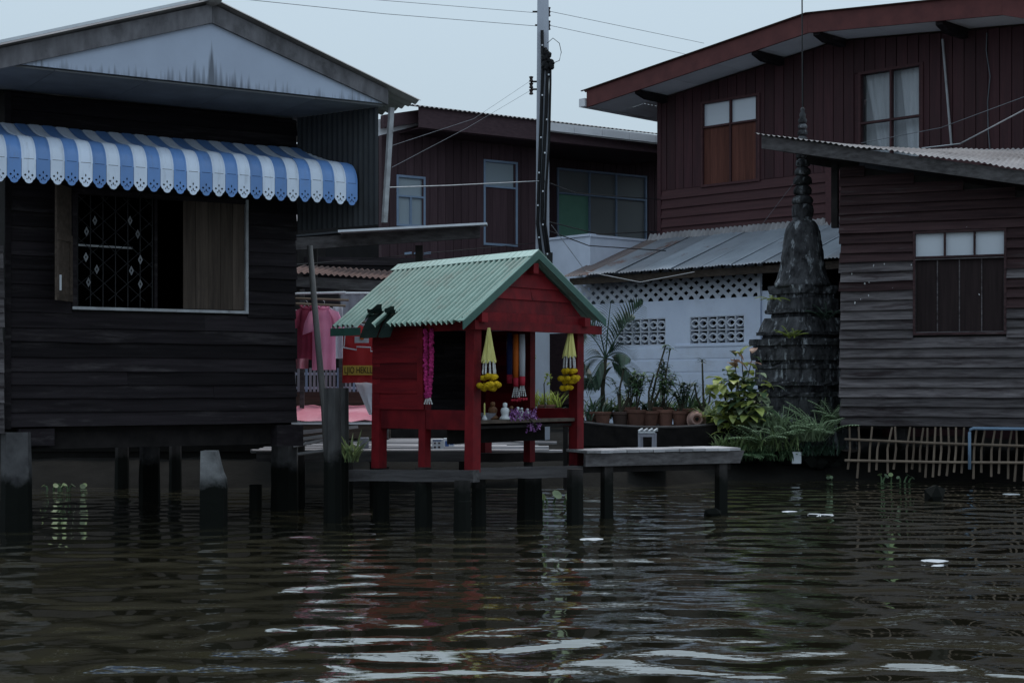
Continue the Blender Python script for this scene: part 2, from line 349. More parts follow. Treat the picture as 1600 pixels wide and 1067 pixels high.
def pane(name, c, rough=.25, spec=.5):
    m, n, b = nodes_of(name); b.inputs['Base Color'].default_value = rgba(c); b.inputs['Roughness'].default_value = rough
    b.inputs['Specular IOR Level'].default_value = spec; return m
m_frost = pane('frosted pane', (.55,.59,.66), .35)
m_frostlow = pane('dusty pane', (.30,.36,.41), .3)
m_curtain = mat('white curtain', (.70,.74,.80), (.58,.62,.68), rough=.9, scale=(9,9,1), bump=0)
m_glass, _n, _b = nodes_of('window glass'); _b.inputs['Base Color'].default_value = (.05,.06,.07,1); _b.inputs['Roughness'].default_value = .08
_t = _n.nodes.new('ShaderNodeBsdfTransparent'); _m = _n.nodes.new('ShaderNodeMixShader'); _m.inputs[0].default_value = .16
_n.links.new(_t.outputs[0], _m.inputs[1]); _n.links.new(_b.outputs[0], _m.inputs[2]); _n.links.new(_m.outputs[0], _n.nodes['Material Output'].inputs[0])
m_glassdk = pane('dim olive pane', (.22,.24,.25), .12)
m_glassgreen = mat('green curtain pane', (.19,.40,.31), (.16,.35,.27), rough=.5, bump=0)

# gable board with its black mould streaks running down from the base
def gable_streaks():
    n = m_gable.node_tree; N = n.nodes; L = n.links; b = N['Principled BSDF']
    src = b.inputs['Base Color'].links[0].from_socket
    tc = N.new('ShaderNodeTexCoord'); sx = N.new('ShaderNodeSeparateXYZ'); L.new(tc.outputs['Object'], sx.inputs[0])
    mp = N.new('ShaderNodeMapping'); mp.inputs['Scale'].default_value = (26, 26, 1.6); L.new(tc.outputs['Object'], mp.inputs[0])
    t = N.new('ShaderNodeTexNoise'); t.inputs['Scale'].default_value = 1; t.inputs['Detail'].default_value = 6; L.new(mp.outputs[0], t.inputs[0])
    mp2 = N.new('ShaderNodeMapping'); mp2.inputs['Scale'].default_value = (1.6, 1.6, .2); mp2.inputs['Location'].default_value = (3.1, 0, 0); L.new(tc.outputs['Object'], mp2.inputs[0])
    t2 = N.new('ShaderNodeTexNoise'); t2.inputs['Scale'].default_value = 1; L.new(mp2.outputs[0], t2.inputs[0])
    def mth(op, a, bb, cc=None):
        x = N.new('ShaderNodeMath'); x.operation = op
        for i, q in enumerate((a, bb, cc)):
            if q is None: continue
            if isinstance(q, (int, float)): x.inputs[i].default_value = q
            else: L.new(q, x.inputs[i])
        return x.outputs[0]
    # a central run-off streak under the ridge (object origin) plus the mouldy hem
    r2 = mth('MULTIPLY', sx.outputs[0], sx.outputs[0])
    cen = mth('MULTIPLY', mth('POWER', 2.7, mth('MULTIPLY', r2, -1500.0)), .30)
    cen2 = mth('MULTIPLY', mth('POWER', 2.7, mth('MULTIPLY', r2, -5.0)), .11)
    hem = mth('SUBTRACT', mth('ADD', mth('ADD', mth('MULTIPLY', t2.outputs[0], .16), cen2), cen), sx.outputs[2])
    k = mth('MULTIPLY_ADD', t.outputs[0], .62, mth('SUBTRACT', hem, .335))
    mr = N.new('ShaderNodeMapRange'); mr.inputs[1].default_value = .02; mr.inputs[2].default_value = .2; mr.inputs[4].default_value = .7; L.new(k, mr.inputs[0])
    x = N.new('ShaderNodeMix'); x.data_type = 'RGBA'; L.new(mr.outputs[0], x.inputs[0]); L.new(src, x.inputs[6]); x.inputs[7].default_value = (.045,.045,.047,1)
    L.new(x.outputs[2], b.inputs['Base Color'])
gable_streaks()

# water: murky olive body, clear gloss, swell and ripples in the normal
m_water, n, b = nodes_of('canal water'); N = n.nodes; L = n.links
b.inputs['Base Color'].default_value = (.036,.033,.020,1); b.inputs['Roughness'].default_value = .006; b.inputs['IOR'].default_value = 1.55
tc = N.new('ShaderNodeTexCoord')
def wn(sc, det, ro, off):
    mp = N.new('ShaderNodeMapping'); mp.inputs['Scale'].default_value = sc; mp.inputs['Location'].default_value = off; L.new(tc.outputs['Object'], mp.inputs[0])
    t = N.new('ShaderNodeTexNoise'); t.inputs['Scale'].default_value = 1; t.inputs['Detail'].default_value = det; t.inputs['Roughness'].default_value = ro
    L.new(mp.outputs[0], t.inputs[0]); return t.outputs[0]
def bumpn(h, dist, prev=None):
    bp = N.new('ShaderNodeBump'); bp.inputs['Strength'].default_value = 1; bp.inputs['Distance'].default_value = dist
    L.new(h, bp.inputs['Height'])
    if prev: L.new(prev, bp.inputs['Normal'])
    return bp.outputs[0]
WATER = dict(swell=.082, mid=.0044, fine=.0009)
calm = N.new('ShaderNodeMapRange'); calm.inputs[1].default_value = .35; calm.inputs[2].default_value = .65; calm.inputs[3].default_value = .62; calm.inputs[4].default_value = 1.2
L.new(wn((.22,.4,1), 1, .5, (4.1,7.2,0)), calm.inputs[0])
sw = N.new('ShaderNodeMath'); sw.operation = 'MULTIPLY'; L.new(wn((2.1,2.6,1), .4, .4, (5.3,3.9,0)), sw.inputs[0]); L.new(calm.outputs[0], sw.inputs[1])
nn = bumpn(sw.outputs[0], WATER['swell'])
nn = bumpn(wn((4.2,8.5,1), 1.6, .55, (8,2,0)), WATER['mid'], nn)
nn = bumpn(wn((14,30,1), 1.5, .5, (1,5,0)), WATER['fine'], nn)
L.new(nn, b.inputs['Normal'])
b.inputs['Coat Weight'].default_value = 1; b.inputs['Coat IOR'].default_value = 1.5; b.inputs['Coat Roughness'].default_value = .006; L.new(nn, b.inputs['Coat Normal'])   # coat layer added to brighten the sky reflections

# ------------------------------------------------------------------ setting: water, ground
mb = MB(); mb.add([(-1500,-600,0),(1500,-600,0),(1500,2500,0),(-1500,2500,0)], [(0,1,2,3)])
structure(mb.build('water', m_water))
def shore(x):                                   # where the bank leaves the water
    return 22.2+1.7*max(0, min(1, (x-1.0)/3))+noise.noise(V(x*.8, 1, 0))*.5
mb = MB(); xs = [-1500,-300,-60,-25]+[-14+i*.4 for i in range(71)]+[25,60,300,1500]
ys = [-600,-100,-2,1.0,1.8,0]     # offsets replaced below
prof = [(-700,-1.6),(-60,-1.6),(-4,-1.3),(-1,-.5),(0,.0),(.35,.2),(.9,.38),(2,.45),(4,.5),(10,.55),(60,.6),(400,.6),(2400,.6)]
rows = []
for dy, zz in prof:
    r = []
    for x in xs:
        r.append(len(mb.v)); y = shore(x)+dy
        mb.v.append(V(x, y, zz+(noise.noise(V(x*1.7, y*1.7, 2))*.09 if -1 <= dy <= 12 and abs(x) < 16 else 0)))
    rows.append(r)
for j in range(len(rows)-1):
    for i in range(len(xs)-1): mb.f.append((rows[j][i], rows[j][i+1], rows[j+1][i+1], rows[j+1][i]))
structure(mb.build('ground', m_soil, smooth=True))

# ------------------------------------------------------------------ left stilt house with striped awning
LH = Frame((-2.46, 17.47, 0), (1.604, 1, 0))
lh = thing('stilt_house', 'dark wooden stilt house with white gable and blue striped awning', 'house', LH.at(-1.6, -1.5, 0))
UL = LH.hit(8, 500)[0]; ZB = 1.06; ZS = 4.50
wx0, wz0 = LH.hit(112, 479); wx1 = LH.hit(386, 480)[0]; wz1 = 3.55
hole = (wx0, wx1, wz0, wz1)
def wall_rects(mb, fr, u0, u1, d0, d1, z0, z1, holes):
    us = sorted({u0, u1, *[h[0] for h in holes], *[h[1] for h in holes]}); zs = sorted({z0, z1, *[h[2] for h in holes], *[h[3] for h in holes]})
    for a, b_ in zip(us[:-1], us[1:]):
        for c, d_ in zip(zs[:-1], zs[1:]):
            um, zm = (a+b_)/2, (c+d_)/2
            if any(h[0] < um < h[1] and h[2] < zm < h[3] for h in holes): continue
            mb.fbox(fr, a, b_, d0, d1, c, d_)
mb = MB(); wall_rects(mb, LH, UL+.01, -.01, -.10, -.002, ZB+.02, ZS, [hole])
mb.fbox(LH, UL+.01, UL+.06, -4, -.10, ZB+.02, ZS); mb.fbox(LH, -.06, -.01, -4, -.10, ZB+.02, ZS); mb.fbox(LH, UL, 0, -4.05, -4, ZB, ZS)
mb.fbox(LH, UL, 0, -4, -.12, ZB-.06, ZB+.01); mb.fbox(LH, UL, 0, -4, -.1, ZS+.003, ZS+.03)
lw = mb.build('wall', m_dark2, lh)
lap_wall(lw, LH, m_dark, UL, 0, ZB, ZS-.02, .149, [hole], endjit=.012, jit=.012)
mb = MB(); mb.fbox(LH, UL-.01, UL+.05, -.005, .045, ZB-.02, ZS-.01); mb.build('corner_board', m_dark, lh)
# sub-floor beams
mb = MB(); mb.fbox(LH, UL-.1, .06, -.32, -.14, .82, ZB-.062); mb.build('floor_beam', m_dark2, lh)
mb = MB(); u0, _ = LH.hit(432, 670, .02); mb.fbox(LH, u0, .08, -1.2, .03, .80, ZB-.022); mb.build('floor_beam', m_dark, lh)
mb = MB(); u0, _ = LH.hit(30, 670, .02); u1, _ = LH.hit(86, 670, .02); mb.fbox(LH, u0, u1, -1.2, .0, .86, ZB-.022); mb.build('floor_beam', m_dark, lh)
mb = MB(); mb.fbox(LH, UL, 0, -2.2, -2.0, .82, ZB-.065); mb.build('floor_beam', m_dark2, lh)
# gable front in plane d = 1.2
GD = 1.2
ga = LH.hit(330, 37, GD); gl = LH.hit(35, 98, GD); gr = LH.hit(598, 164, GD); top = LH.hit(331, 8, GD)
zbase = (gl[1]+gr[1])/2
half_r = gr[0]-ga[0]; half_l = ga[0]-gl[0]; half = (half_r+half_l)/2; ga_u = ga[0]
mb = MB(); mb.prism([(gl[0]-.02, zbase), (gr[0], zbase), (ga_u, ga[1])], LH, GD-.03, GD)
gob = None
me = MB(); me.prism([(gl[0]-.02-ga_u, 0), (gr[0]-ga_u, 0), (0, ga[1]-zbase)], Frame((0,0,0), (1,0,0)), 0, .03)
mesh = bpy.data.meshes.new('gable_panel'); mesh.from_pydata([tuple(v) for v in me.v], [], me.f); mesh.materials.append(m_gable)
Mg = Matrix.Translation(LH.at(ga_u, GD-.03, zbase)) @ Matrix((LH.u, -LH.n, Z)).transposed().to_4x4()
link(bpy.data.objects.new('gable_panel', mesh), lh, Mg)
# barge boards
fw = top[1]-ga[1]
sl_r = (ga[1]-zbase)/half_r; sl_l = (ga[1]-zbase)/half_l
ext = .30
mb = MB(); mb.prism([(ga_u, ga[1]), (gr[0]+.05, zbase-.05*sl_r), (gr[0]+.05, zbase-.05*sl_r+fw*.86), (ga_u, top[1])], LH, GD-.02, GD+.035); mb.build('barge_board', m_fascia, lh)
mb = MB(); mb.prism([(ga_u-.003, ga[1]), (ga_u-.003, top[1]), (gl[0]-.55, zbase-.55*sl_l+fw), (gl[0]-.55, zbase-.55*sl_l)], LH, GD-.02, GD+.035); mb.build('barge_board', m_fascia, lh)
# roof sheets
pr = LH.at(ga_u, GD+.10, top[1]+.035)
er = LH.at(gr[0]+ext+.12, GD+.10, zbase+fw*.86-(ext+.12)*sl_r+.02)
el = LH.at(gl[0]-.8, GD+.10, zbase+fw-.8*sl_l+.02)
for e in (er, el):
    mb = MB(); up = (e-pr).cross(-LH.n); up = up if up.z > 0 else -up
    mb.corr(e, -LH.n*6.2, pr-e, .16, .022, rows=2, per=6, up=up.normalized())
    mb.build('roof_sheet', m_fibre, lh, smooth=True)
q = pr+V(0,0,.012); c = LH.at(ga_u-1.8*.55, GD+.12, top[1]+.04-1.8*.55*sl_l)
mb = MB(); mb.box(el+LH.n*.03+Z*.012, (pr-el)*.93, LH.n*.02, Z*.03); mb.build('roof_edge_strip', m_edge, lh)
mb = MB(); mb.tube([pr+V(0,0,.03), pr-LH.n*6.2+V(0,0,.03)], .09, 8); mb.build('ridge_cap', m_fibre, lh, smooth=True)
# soffit under the overhang
u = gl[0]-.6
while u < gr[0]-.02:
    w = min(.92, gr[0]+.03-u)
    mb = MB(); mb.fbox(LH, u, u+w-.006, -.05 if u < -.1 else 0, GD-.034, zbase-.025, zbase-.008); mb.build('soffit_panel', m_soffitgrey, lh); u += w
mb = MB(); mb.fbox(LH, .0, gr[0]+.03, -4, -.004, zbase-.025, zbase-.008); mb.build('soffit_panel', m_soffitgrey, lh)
# corrugated side screen below the eave corner, with its pale edging post
a = LH.at(.01, .02, 0); cpt = LH.at(gr[0]-.02, GD-.08, 0)
mb = MB(); mb.corr(a+Z*3.24, cpt-a, Z*(zbase-.03-3.24), .076, .012); mb.build('side_screen', m_tindark, lh, smooth=True)
t0 = LH.hit(611, 172, GD-.06); t1 = LH.hit(600, 348, GD-.06)
mb = MB(); mb.post(LH.at(t1[0], GD-.05, t1[1]), LH.at(t0[0], GD-.05, zbase-.03), .05, .05, LH.u, LH.n); mb.build('screen_post', m_frame, lh)
# window
fz = wz0
mb = MB()
for (a, b_, c, d_) in ((wx0, wx1, wz0-.03, wz0+.0), (wx1-.028, wx1, wz0, wz1)): mb.fbox(LH, a, b_, -.06, .045, c, d_)
win = mb.build('window', m_frame, lh)
mb = MB(); mb.fbox(LH, wx0+.0, wx0+.05, -.06, .03, wz0, wz1); mb.fbox(LH, wx0, wx1-.03, -.06, .03, wz1-.05, wz1-.002); mb.build('frame', m_dark, win)
g1 = LH.hit(243, 400)[0]; s0 = LH.hit(286, 400)[0]
mb = MB()
for i in range(7):
    u = wx0+.06+(g1-wx0-.1)*i/6; mb.tube([LH.at(u, .012, wz0+.005), LH.at(u, .012, wz1-.05)], .0055, 5)
for k in range(-2, 7):
    z0 = wz0+.0+k*.22
    for sg in (1, -1):
        ua, ub = wx0+.06, g1-.04; za, zb = z0, z0+(ub-ua)*.9
        if sg < 0: za, zb = zb, za
        pts = []
        for t in [i/10 for i in range(11)]:
            zz = za+(zb-za)*t
            if wz0 < zz < wz1-.05: pts.append(LH.at(ua+(ub-ua)*t, .02, zz))
        if len(pts) > 1: mb.tube([pts[0], pts[-1]], .004, 4)
mb.build('grille', m_iron, win)
mb = MB(); mb.tube([LH.at(wx0+.06, -.02, LH.hit(150, 384)[1]), LH.at(g1-.25, -.02, LH.hit(150, 385)[1])], .012, 6); mb.build('curtain_rod', m_frame, win)
for px, py in ((134,402),(151,421),(138,441),(219,406),(205,423),(219,444),(148,345),(203,345),(135,362),(215,366)):
    u, zz = LH.hit(px, py, .03); mb = MB()
    k, h = .026, .052; vo = [LH.at(u+sx*k, .03, zz+sz*h) for sx, sz in ((-1,0),(0,-1),(1,0),(0,1))]; vi = [LH.at(u+sx*k*.35, .03, zz+sz*h*.35) for sx, sz in ((-1,0),(0,-1),(1,0),(0,1))]
    vs = vo+vi+[v+LH.n*.008 for v in vo+vi]
    fs = [(i, (i+1) % 4, 4+(i+1) % 4, 4+i) for i in range(4)]+[(8+i, 8+(i+1) % 4, 12+(i+1) % 4, 12+i) for i in range(4)]+[(i, (i+1) % 4, 8+(i+1) % 4, 8+i) for i in range(4)]+[(4+i, 4+(i+1) % 4, 12+(i+1) % 4, 12+i) for i in range(4)]
    mb.add(vs, fs); mb.build('diamond', m_irongrey, win)
mb = MB(); mb.fbox(LH, g1-.02, g1+.012, -.05, .03, wz0, wz1-.05); mb.build('mullion', m_dark, win)
n_ = 5
for i in range(n_):
    ua = s0+(wx1-.032-s0)*i/n_; w = (wx1-.032-s0)/n_
    board(lh, m_rawwood, LH.at(ua+w-.002, -.015, wz0+.01), Z, -LH.u, wz1-.06-wz0, w-.004, t1=.02, t2=.02, seg=2, jit=.001, name='shutter_plank')
# open shutter on the left, swung out on its hinges
uh = wx0-.012; pz0 = LH.hit(95, 471, .1)[1]
sh_dir = (LH.u*-.60+LH.n*.80).normalized(); shn = Z.cross(sh_dir)
mb = MB(); mb.box(LH.at(uh, .035, pz0), sh_dir*.40, shn*-.022, Z*(wz1-pz0)); shut = mb.build('shutter', m_rawwood, lh)
for z0_, z1_ in ((pz0, pz0+.07), (pz0+.62, pz0+.69)):
    mb = MB(); mb.box(LH.at(uh, .035, z0_)+shn*.002, sh_dir*.40, shn*.012, Z*(z1_-z0_)); mb.build('rail', m_rawwood, shut)
for x0 in (0, .34):
    mb = MB(); mb.box(LH.at(uh, .035, pz0+.072)+shn*.002+sh_dir*x0, sh_dir*.06, shn*.012, Z*.545); mb.build('stile', m_rawwood, shut)
mb = MB(); mb.box(LH.at(uh, .035, pz0+.10)+shn*.015+sh_dir*.35, sh_dir*.02, shn*.015, Z*.16); mb.build('bolt', m_edge, shut)
# awning: each enamelled strip is its own part
AW = .1395
prof = []
for i in range(6): t = i/5; prof.append((.62*t, 4.17-.215*t-.03*math.sin(t*math.pi)))             # back slope (distance from wall, height)
for i in range(1, 8):
    an = R(90*i/7); prof.append((.62+.26*math.sin(an), 3.955-.02*i/7-.24*(1-math.cos(an))))
dtop = prof[-1][1]
def strip_mesh(m):
    bm = bmesh.new(); grid = []
    xs_ = [0, .018, .024, .03, .05, .07, .09, .11, .116, .122, .1405]
    def rib(x): return .006 if .018 < x < .12 else (0 if x <= .0181 or x >= .1219 else .006)
    for d_, zz in prof:
        grid.append([bm.verts.new((x, -(d_+rib(x)), zz+rib(x)*.6)) for x in xs_])
    for j in range(len(grid)-1):
        for i in range(len(xs_)-1): bm.faces.new((grid[j][i], grid[j][i+1], grid[j+1][i+1], grid[j+1][i]))
    # valance tab with real punched diamonds
    lo = dtop-.17; w_ = .1365
    out = [(w_, dtop-.001), (w_, lo)]
    for i in range(1, 6): t = i/6; out.append((w_-.028*t, lo-.035*math.sin(t*math.pi/2)))
    for i in range(0, 9): an = math.pi*i/8; out.append((w_/2+.040*math.cos(an), lo-.035-.034*math.sin(an)))
    for i in range(1, 6): t = i/6; out.append((.028-.028*t, lo-.035*math.cos(t*math.pi/2)))
    out += [(0, lo), (0, dtop-.001)]
    loops = [out]
    for cx, cz, a, b_ in ((w_/2, lo+.045, .008, .017), (w_/2-.034, lo+.012, .013, .013), (w_/2+.034, lo+.012, .013, .013), (w_/2, lo-.012, .008, .018), (w_/2-.017, lo-.026, .007, .009), (w_/2+.017, lo-.026, .007, .009)):
        loops.append([(cx-a, cz), (cx, cz-b_), (cx+a, cz), (cx, cz+b_)])
    ed = []
    for lp in loops:
        vs = [bm.verts.new((x, -.8865, zz)) for x, zz in lp]
        ed += [bm.edges.new((vs[i], vs[(i+1) % len(vs)])) for i in range(len(vs))]
    bmesh.ops.triangle_fill(bm, edges=ed, use_beauty=True, use_dissolve=False)
    me = bpy.data.meshes.new('awning_strip'); bm.to_mesh(me); bm.free(); me.materials.append(m)
    for p in me.polygons: p.use_smooth = len(p.vertices) == 4
    return me
aw_b, aw_w = strip_mesh(m_blue), strip_mesh(m_white)
aw = thing('awning', 'curved metal window awning in blue and white stripes with scalloped edge', 'awning', LH.at(-1.5, .03, 3.9))
ur = LH.hit(557, 300, .885)[0]; i = 0
while ur-(i+1)*AW > -5.3:
    M = Matrix.Translation(LH.at(ur-(i+1)*AW, .03+noise.noise(V(i*.23, 1, 0))*.006, noise.noise(V(i*.2, 5, 0))*.012)) @ Matrix((LH.u, -LH.n, Z)).transposed().to_4x4()
    link(bpy.data.objects.new('awning_strip', aw_b if i % 2 == 0 else aw_w), aw, M); i += 1
for uu in (ur-.02, ur-2.2, ur-4.2):
    mb = MB(); mb.tube([LH.at(uu, .05, 3.5), LH.at(uu, .80, 3.78)], .012, 6); mb.tube([LH.at(uu, .05, 4.06), LH.at(uu, .60, 3.88), LH.at(uu, .84, 3.74)], .012, 6); mb.build('bracket', m_iron, aw)
mb = MB(); mb.tube([LH.at(ur-.01, .87, 3.76), LH.at(-5.2, .87, 3.76)], .012, 6); mb.build('front_rail', m_iron, aw)
# grey boards of the neighbouring wall at the very left edge
nb = thing('neighbour_wall', 'sliver of grey plank wall at the left edge of the photo', 'wall', LH.at(UL-.6, 0, .6))
NBF = Frame(LH.at(UL-1.3, .10, 0), LH.u)
mb = MB(); mb.fbox(NBF, 0, 1.2, -.12, -.02, 1.0, 3.0); mb.build('backing', m_dark2, nb)
lap_wall(nb, NBF, m_greyboard, 0, 1.265, 1.0, 2.9, .15, d=-.02)

# added plank wall and shed that block sky reflections under the left house
bw_ = thing('blocker_wall', 'dark plank wall added under the left house to block sky reflections', 'wall', V(-8, 23.2, 0))
BWF = Frame((-16, 23.0, 0), (1, .02, 0))
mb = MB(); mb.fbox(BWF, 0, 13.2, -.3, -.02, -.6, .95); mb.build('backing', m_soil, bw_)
lap_wall(bw_, BWF, m_soil, 0, 13.2, -.3, .95, .2, d=0, split=1)  # near-black boards carry the deep shade below the floor in their colour
bh = thing('blocker_shed', 'dark shed added behind the left house to block sky reflections', 'shed', V(-8, 27, .5))
mb = MB(); mb.fbox(Frame((-22, 26.5, 0), (1,0,0)), 0, 18.3, -4, 0, .4, 4.2); mb.build('wall', m_dark2, bh)
mb = MB(); mb.corr(V(-22.3, 26.1, 4.25), V(18.8,0,0), V(0, 4.8, .8), .15, .02); mb.build('roof_sheet', m_fibre, bh, smooth=True)

# ------------------------------------------------------------------ piles of the left house and free piles
def pile(name, label, px, ytop, ywat, wpx, m, cat='pile', broken=False, lean=0, group=None):
    Y = CZ*F/(ywat-HY); b0 = P(px, ywat, Y); w = wpx/F*Y
    zt = CZ+(HY-ytop)/F*Y
    mb = MB()
    if not broken:
        n_ = 6; pts = []
        rings = [(-.9, 1.06), (.0, 1.05), (.3, 1.02), (zt*.6, 1.0), (zt, .95)]
        vs = []; fs = []
        for j, (zz, k) in enumerate(rings):
            c = V(b0.x+lean*zz, b0.y+w/2, zz)
            for q in range(8):
                an = math.pi/4*q+math.pi/8; r = w*.54*k*(1+noise.noise(V(q*1.3, j*.9, px))*.09)
                e = 1/max(abs(math.cos(an)), abs(math.sin(an)))*.93
                vs.append(c+V(math.cos(an)*r*e, math.sin(an)*r*e, noise.noise(V(q, px, 3))*.03 if j == len(rings)-1 else 0))
        for j in range(len(rings)-1):
            for q in range(8): fs.append((j*8+q, j*8+(q+1) % 8, j*8+8+(q+1) % 8, j*8+8+q))
        fs.append(tuple(range(len(rings)*8-8, len(rings)*8)))
        mb.add(vs, fs)
    else:
        h = w/2; c = V(b0.x, b0.y+h, 0)
        lv = [(-.9, -h, h), (.0, -h, h), (.42, -h*.97, h*1.0), (.50, -h*.95, h*.96), (.56, -h*.95, h*.72), (.66, -h*.93, h*.50), (zt-.02, -h*.90, h*.28)]
        vs = []; fs = []
        for j, (zz, xl, xr) in enumerate(lv):
            for x_, y_ in ((xl, -h), (xr, -h*.95), (xr, h), (xl, h)):
                vs.append(c+V(x_+noise.noise(V(j, y_*9, 1))*.012, y_+noise.noise(V(j*3, x_*9, 4))*.02, zz+(noise.noise(V(x_*9, y_*9, j))*.03 if j > 1 else 0)))
        for j in range(len(lv)-1):
            for q in range(4): fs.append((j*4+q, j*4+(q+1) % 4, j*4+4+(q+1) % 4, j*4+4+q))
        fs.append(tuple(range(len(lv)*4-4, len(lv)*4))); mb.add(vs, fs)
    o = mb.build(name, m, None, origin=(b0.x, b0.y, 0))
    return tag(o, label, cat, group)
pile('house_pile', 'thick grey concrete pile at the left edge under the dark house', 18, 676, 830, 44, m_concrete)
pile('house_pile', 'concrete pile deep under the middle of the dark house', 230, 684, 785, 30, m_concrete)
pile('house_pile', 'concrete pile under the right corner of the dark house', 442, 684, 797, 40, m_concrete)
pile('stub_pile', 'short black stump between the broken pile and the house corner pile', 398, 762, 797, 18, m_pile)
pile('broken_pile', 'broken concrete pile with slanted top standing free in the water', 330, 702, 824, 37, mat('pale broken concrete', (.27,.27,.28), (.13,.13,.135), rough=.9, scale=(6,6,6), bump=.6, bdist=.03, tide=.5), broken=True)
pile('mooring_post', 'tall grey headed timber post left of the red shrine', 518, 606, 818, 26, m_piletop)
pile('mooring_post', 'slimmer timber post touching the tall post left of the shrine', 536, 606, 806, 16, m_piletop)
pile('back_pile', 'dark pile in the shadow beneath the left end of the house floor', 188, 690, 764, 20, m_pile)
pile('back_pile', 'dark pile in the shadow just left of the broken pile', 272, 690, 766, 18, m_pile)

# ------------------------------------------------------------------ red spirit shrine
TH = R(50); g = V(math.cos(TH), math.sin(TH), 0); s_ = V(-math.sin(TH), math.cos(TH), 0)
SF = Frame((-.413, 16.0, 0), g)                       # u along the gable front, n out of it
SW, SD = 1.77, 1.37
sh = thing('spirit_shrine', 'red wooden spirit shrine with green corrugated roof on the pier', 'shrine', SF.at(SW/2, -SD/2, .58))
ZT = 2.14
for u in (0, SW):
    for k, d in enumerate((0, -.685, -SD)):
        w = .12 if k != 1 else .095
        mb = MB(); mb.post(SF.at(u, d, .58 if k != 1 else .60), SF.at(u+(.02 if u == 0 else .01), d, ZT if k else ZT), w, w*.97, g, SF.n); mb.build('post', m_redpaint, sh)
SL = Frame(SF.at(0, -SD, 0), SF.n)                    # left flank seen from outside (u runs back to front)
SRf = Frame(SF.at(SW, 0, 0), -SF.n)                   # right flank from outside
SBk = Frame(SF.at(SW, -SD, 0), -g)                    # back
def rail(fr, u0, u1, d0, d1, z0, z1, m=m_redpaint, name='rail'):
    mb = MB(); mb.fbox(fr, u0, u1, d0, d1, z0, z1); return mb.build(name, m, sh)
rail(SL, .062, .635, -.03, .035, 1.02, 1.225); rail(SL, .737, 1.308, -.03, .035, 1.02, 1.225)
rail(SRf, .062, .635, -.03, .035, 1.02, 1.225); rail(SRf, .737, 1.308, -.03, .035, 1.02, 1.225)
rail(SL, -.1, SD+.17, -.055, .04, ZT+.002, ZT+.10, name='eave_plate'); rail(SRf, -.17, SD+.1, -.055, .04, ZT+.002, ZT+.10, name='eave_plate')
rail(SL, .69, 1.308, .002, .03, 2.06, ZT-.002); 
# lapped flank boards, back half
lap_wall(sh, SL, m_redplank, -.05, .70, 1.228, ZT-.03, .165, d=.03, t2=.026, endjit=.006, jit=.012)
rail(SL, .655, .735, .062, .082, 1.23, ZT-.035, name='cover_strip')
lap_wall(sh, SRf, m_redplank, .70, 1.42, 1.228, ZT-.03, .165, d=.03, t2=.026)
lap_wall(sh, SBk, m_dark, .0, SW, 1.0, ZT-.03, .165, d=.03, t2=.026)  # back boards darkened: the shade of the interior is put into their colour
mb = MB(); mb.fbox(SF, .06, SW-.06, -SD+.03, -.02, 1.03, 1.06); mb.build('floor', m_dark2, sh)  # dark floor colour carries interior shade too
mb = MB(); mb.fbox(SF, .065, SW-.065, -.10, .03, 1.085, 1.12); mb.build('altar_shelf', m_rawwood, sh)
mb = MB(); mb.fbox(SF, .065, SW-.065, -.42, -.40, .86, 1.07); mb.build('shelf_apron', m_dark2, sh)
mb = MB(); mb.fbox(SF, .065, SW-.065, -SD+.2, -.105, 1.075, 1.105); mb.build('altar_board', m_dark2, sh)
mb = MB(); mb.fbox(SF, .0, SW, -SD, -.0, ZT+.10, ZT+.115); mb.build('ceiling', m_dark2, sh)  # ceiling likewise coloured dark for the shaded interior
# gable front: beam and lapped boards
rail(SF, -.10, SW+.32, .055, .125, ZT-.075, ZT+.02, name='gable_beam')
rail(SF, -.06, SW+.05, .04, .085, ZT+.022, ZT+.115, name='gable_beam')
RZ, EZ = 2.905, 2.175                                  # ridge and eave heights
OV = .335
def roof_z(u):                                       # underside line of the roof over the gable width
    return RZ-.05-abs(u-SW/2)*(RZ-EZ)/(SW/2+OV)
z = ZT+.118; k = 0
while z < RZ-.12:
    h = (.15, .13, .15, .3)[min(k, 3)]; h = min(h, RZ-.09-z)
    slope = (RZ-EZ)/(SW/2+OV)
    def span(zz): return max(.01, (RZ-.055-zz)/slope)
    a0, a1 = span(z), span(z+h)
    a0 = min(a0, SW/2+.02)
    vs = []
    for off_, zz, a in ((.03+.026, z, a0), (.03+.008, z+h, min(a1, SW/2+.02))):
        vs += [SF.at(SW/2-a, off_, zz), SF.at(SW/2+a, off_, zz), SF.at(SW/2+a, .01, zz), SF.at(SW/2-a, .01, zz)]
    if k == 1:
        for (q0, q1) in ((0, .52), (.525, 1)):
            vv = []
            for b4 in (vs[:4], vs[4:]):
                A, B_, C_, D_ = b4; vv += [A.lerp(B_, q0), A.lerp(B_, q1), D_.lerp(C_, q1), D_.lerp(C_, q0)]
            mb = MB(); mb.add(vv, [(0,3,2,1),(4,5,6,7),(0,1,5,4),(1,2,6,5),(2,3,7,6),(3,0,4,7)]); mb.build('gable_board', m_redpaint, sh)
    else:
        mb = MB(); mb.add(vs, [(0,3,2,1),(4,5,6,7),(0,1,5,4),(1,2,6,5),(2,3,7,6),(3,0,4,7)]); mb.build('gable_board', m_redpaint, sh)
    z += h; k += 1
rail(SF, SW/2-.045, SW/2+.04, -.02, .14, RZ-.21, RZ-.10, name='ridge_beam')
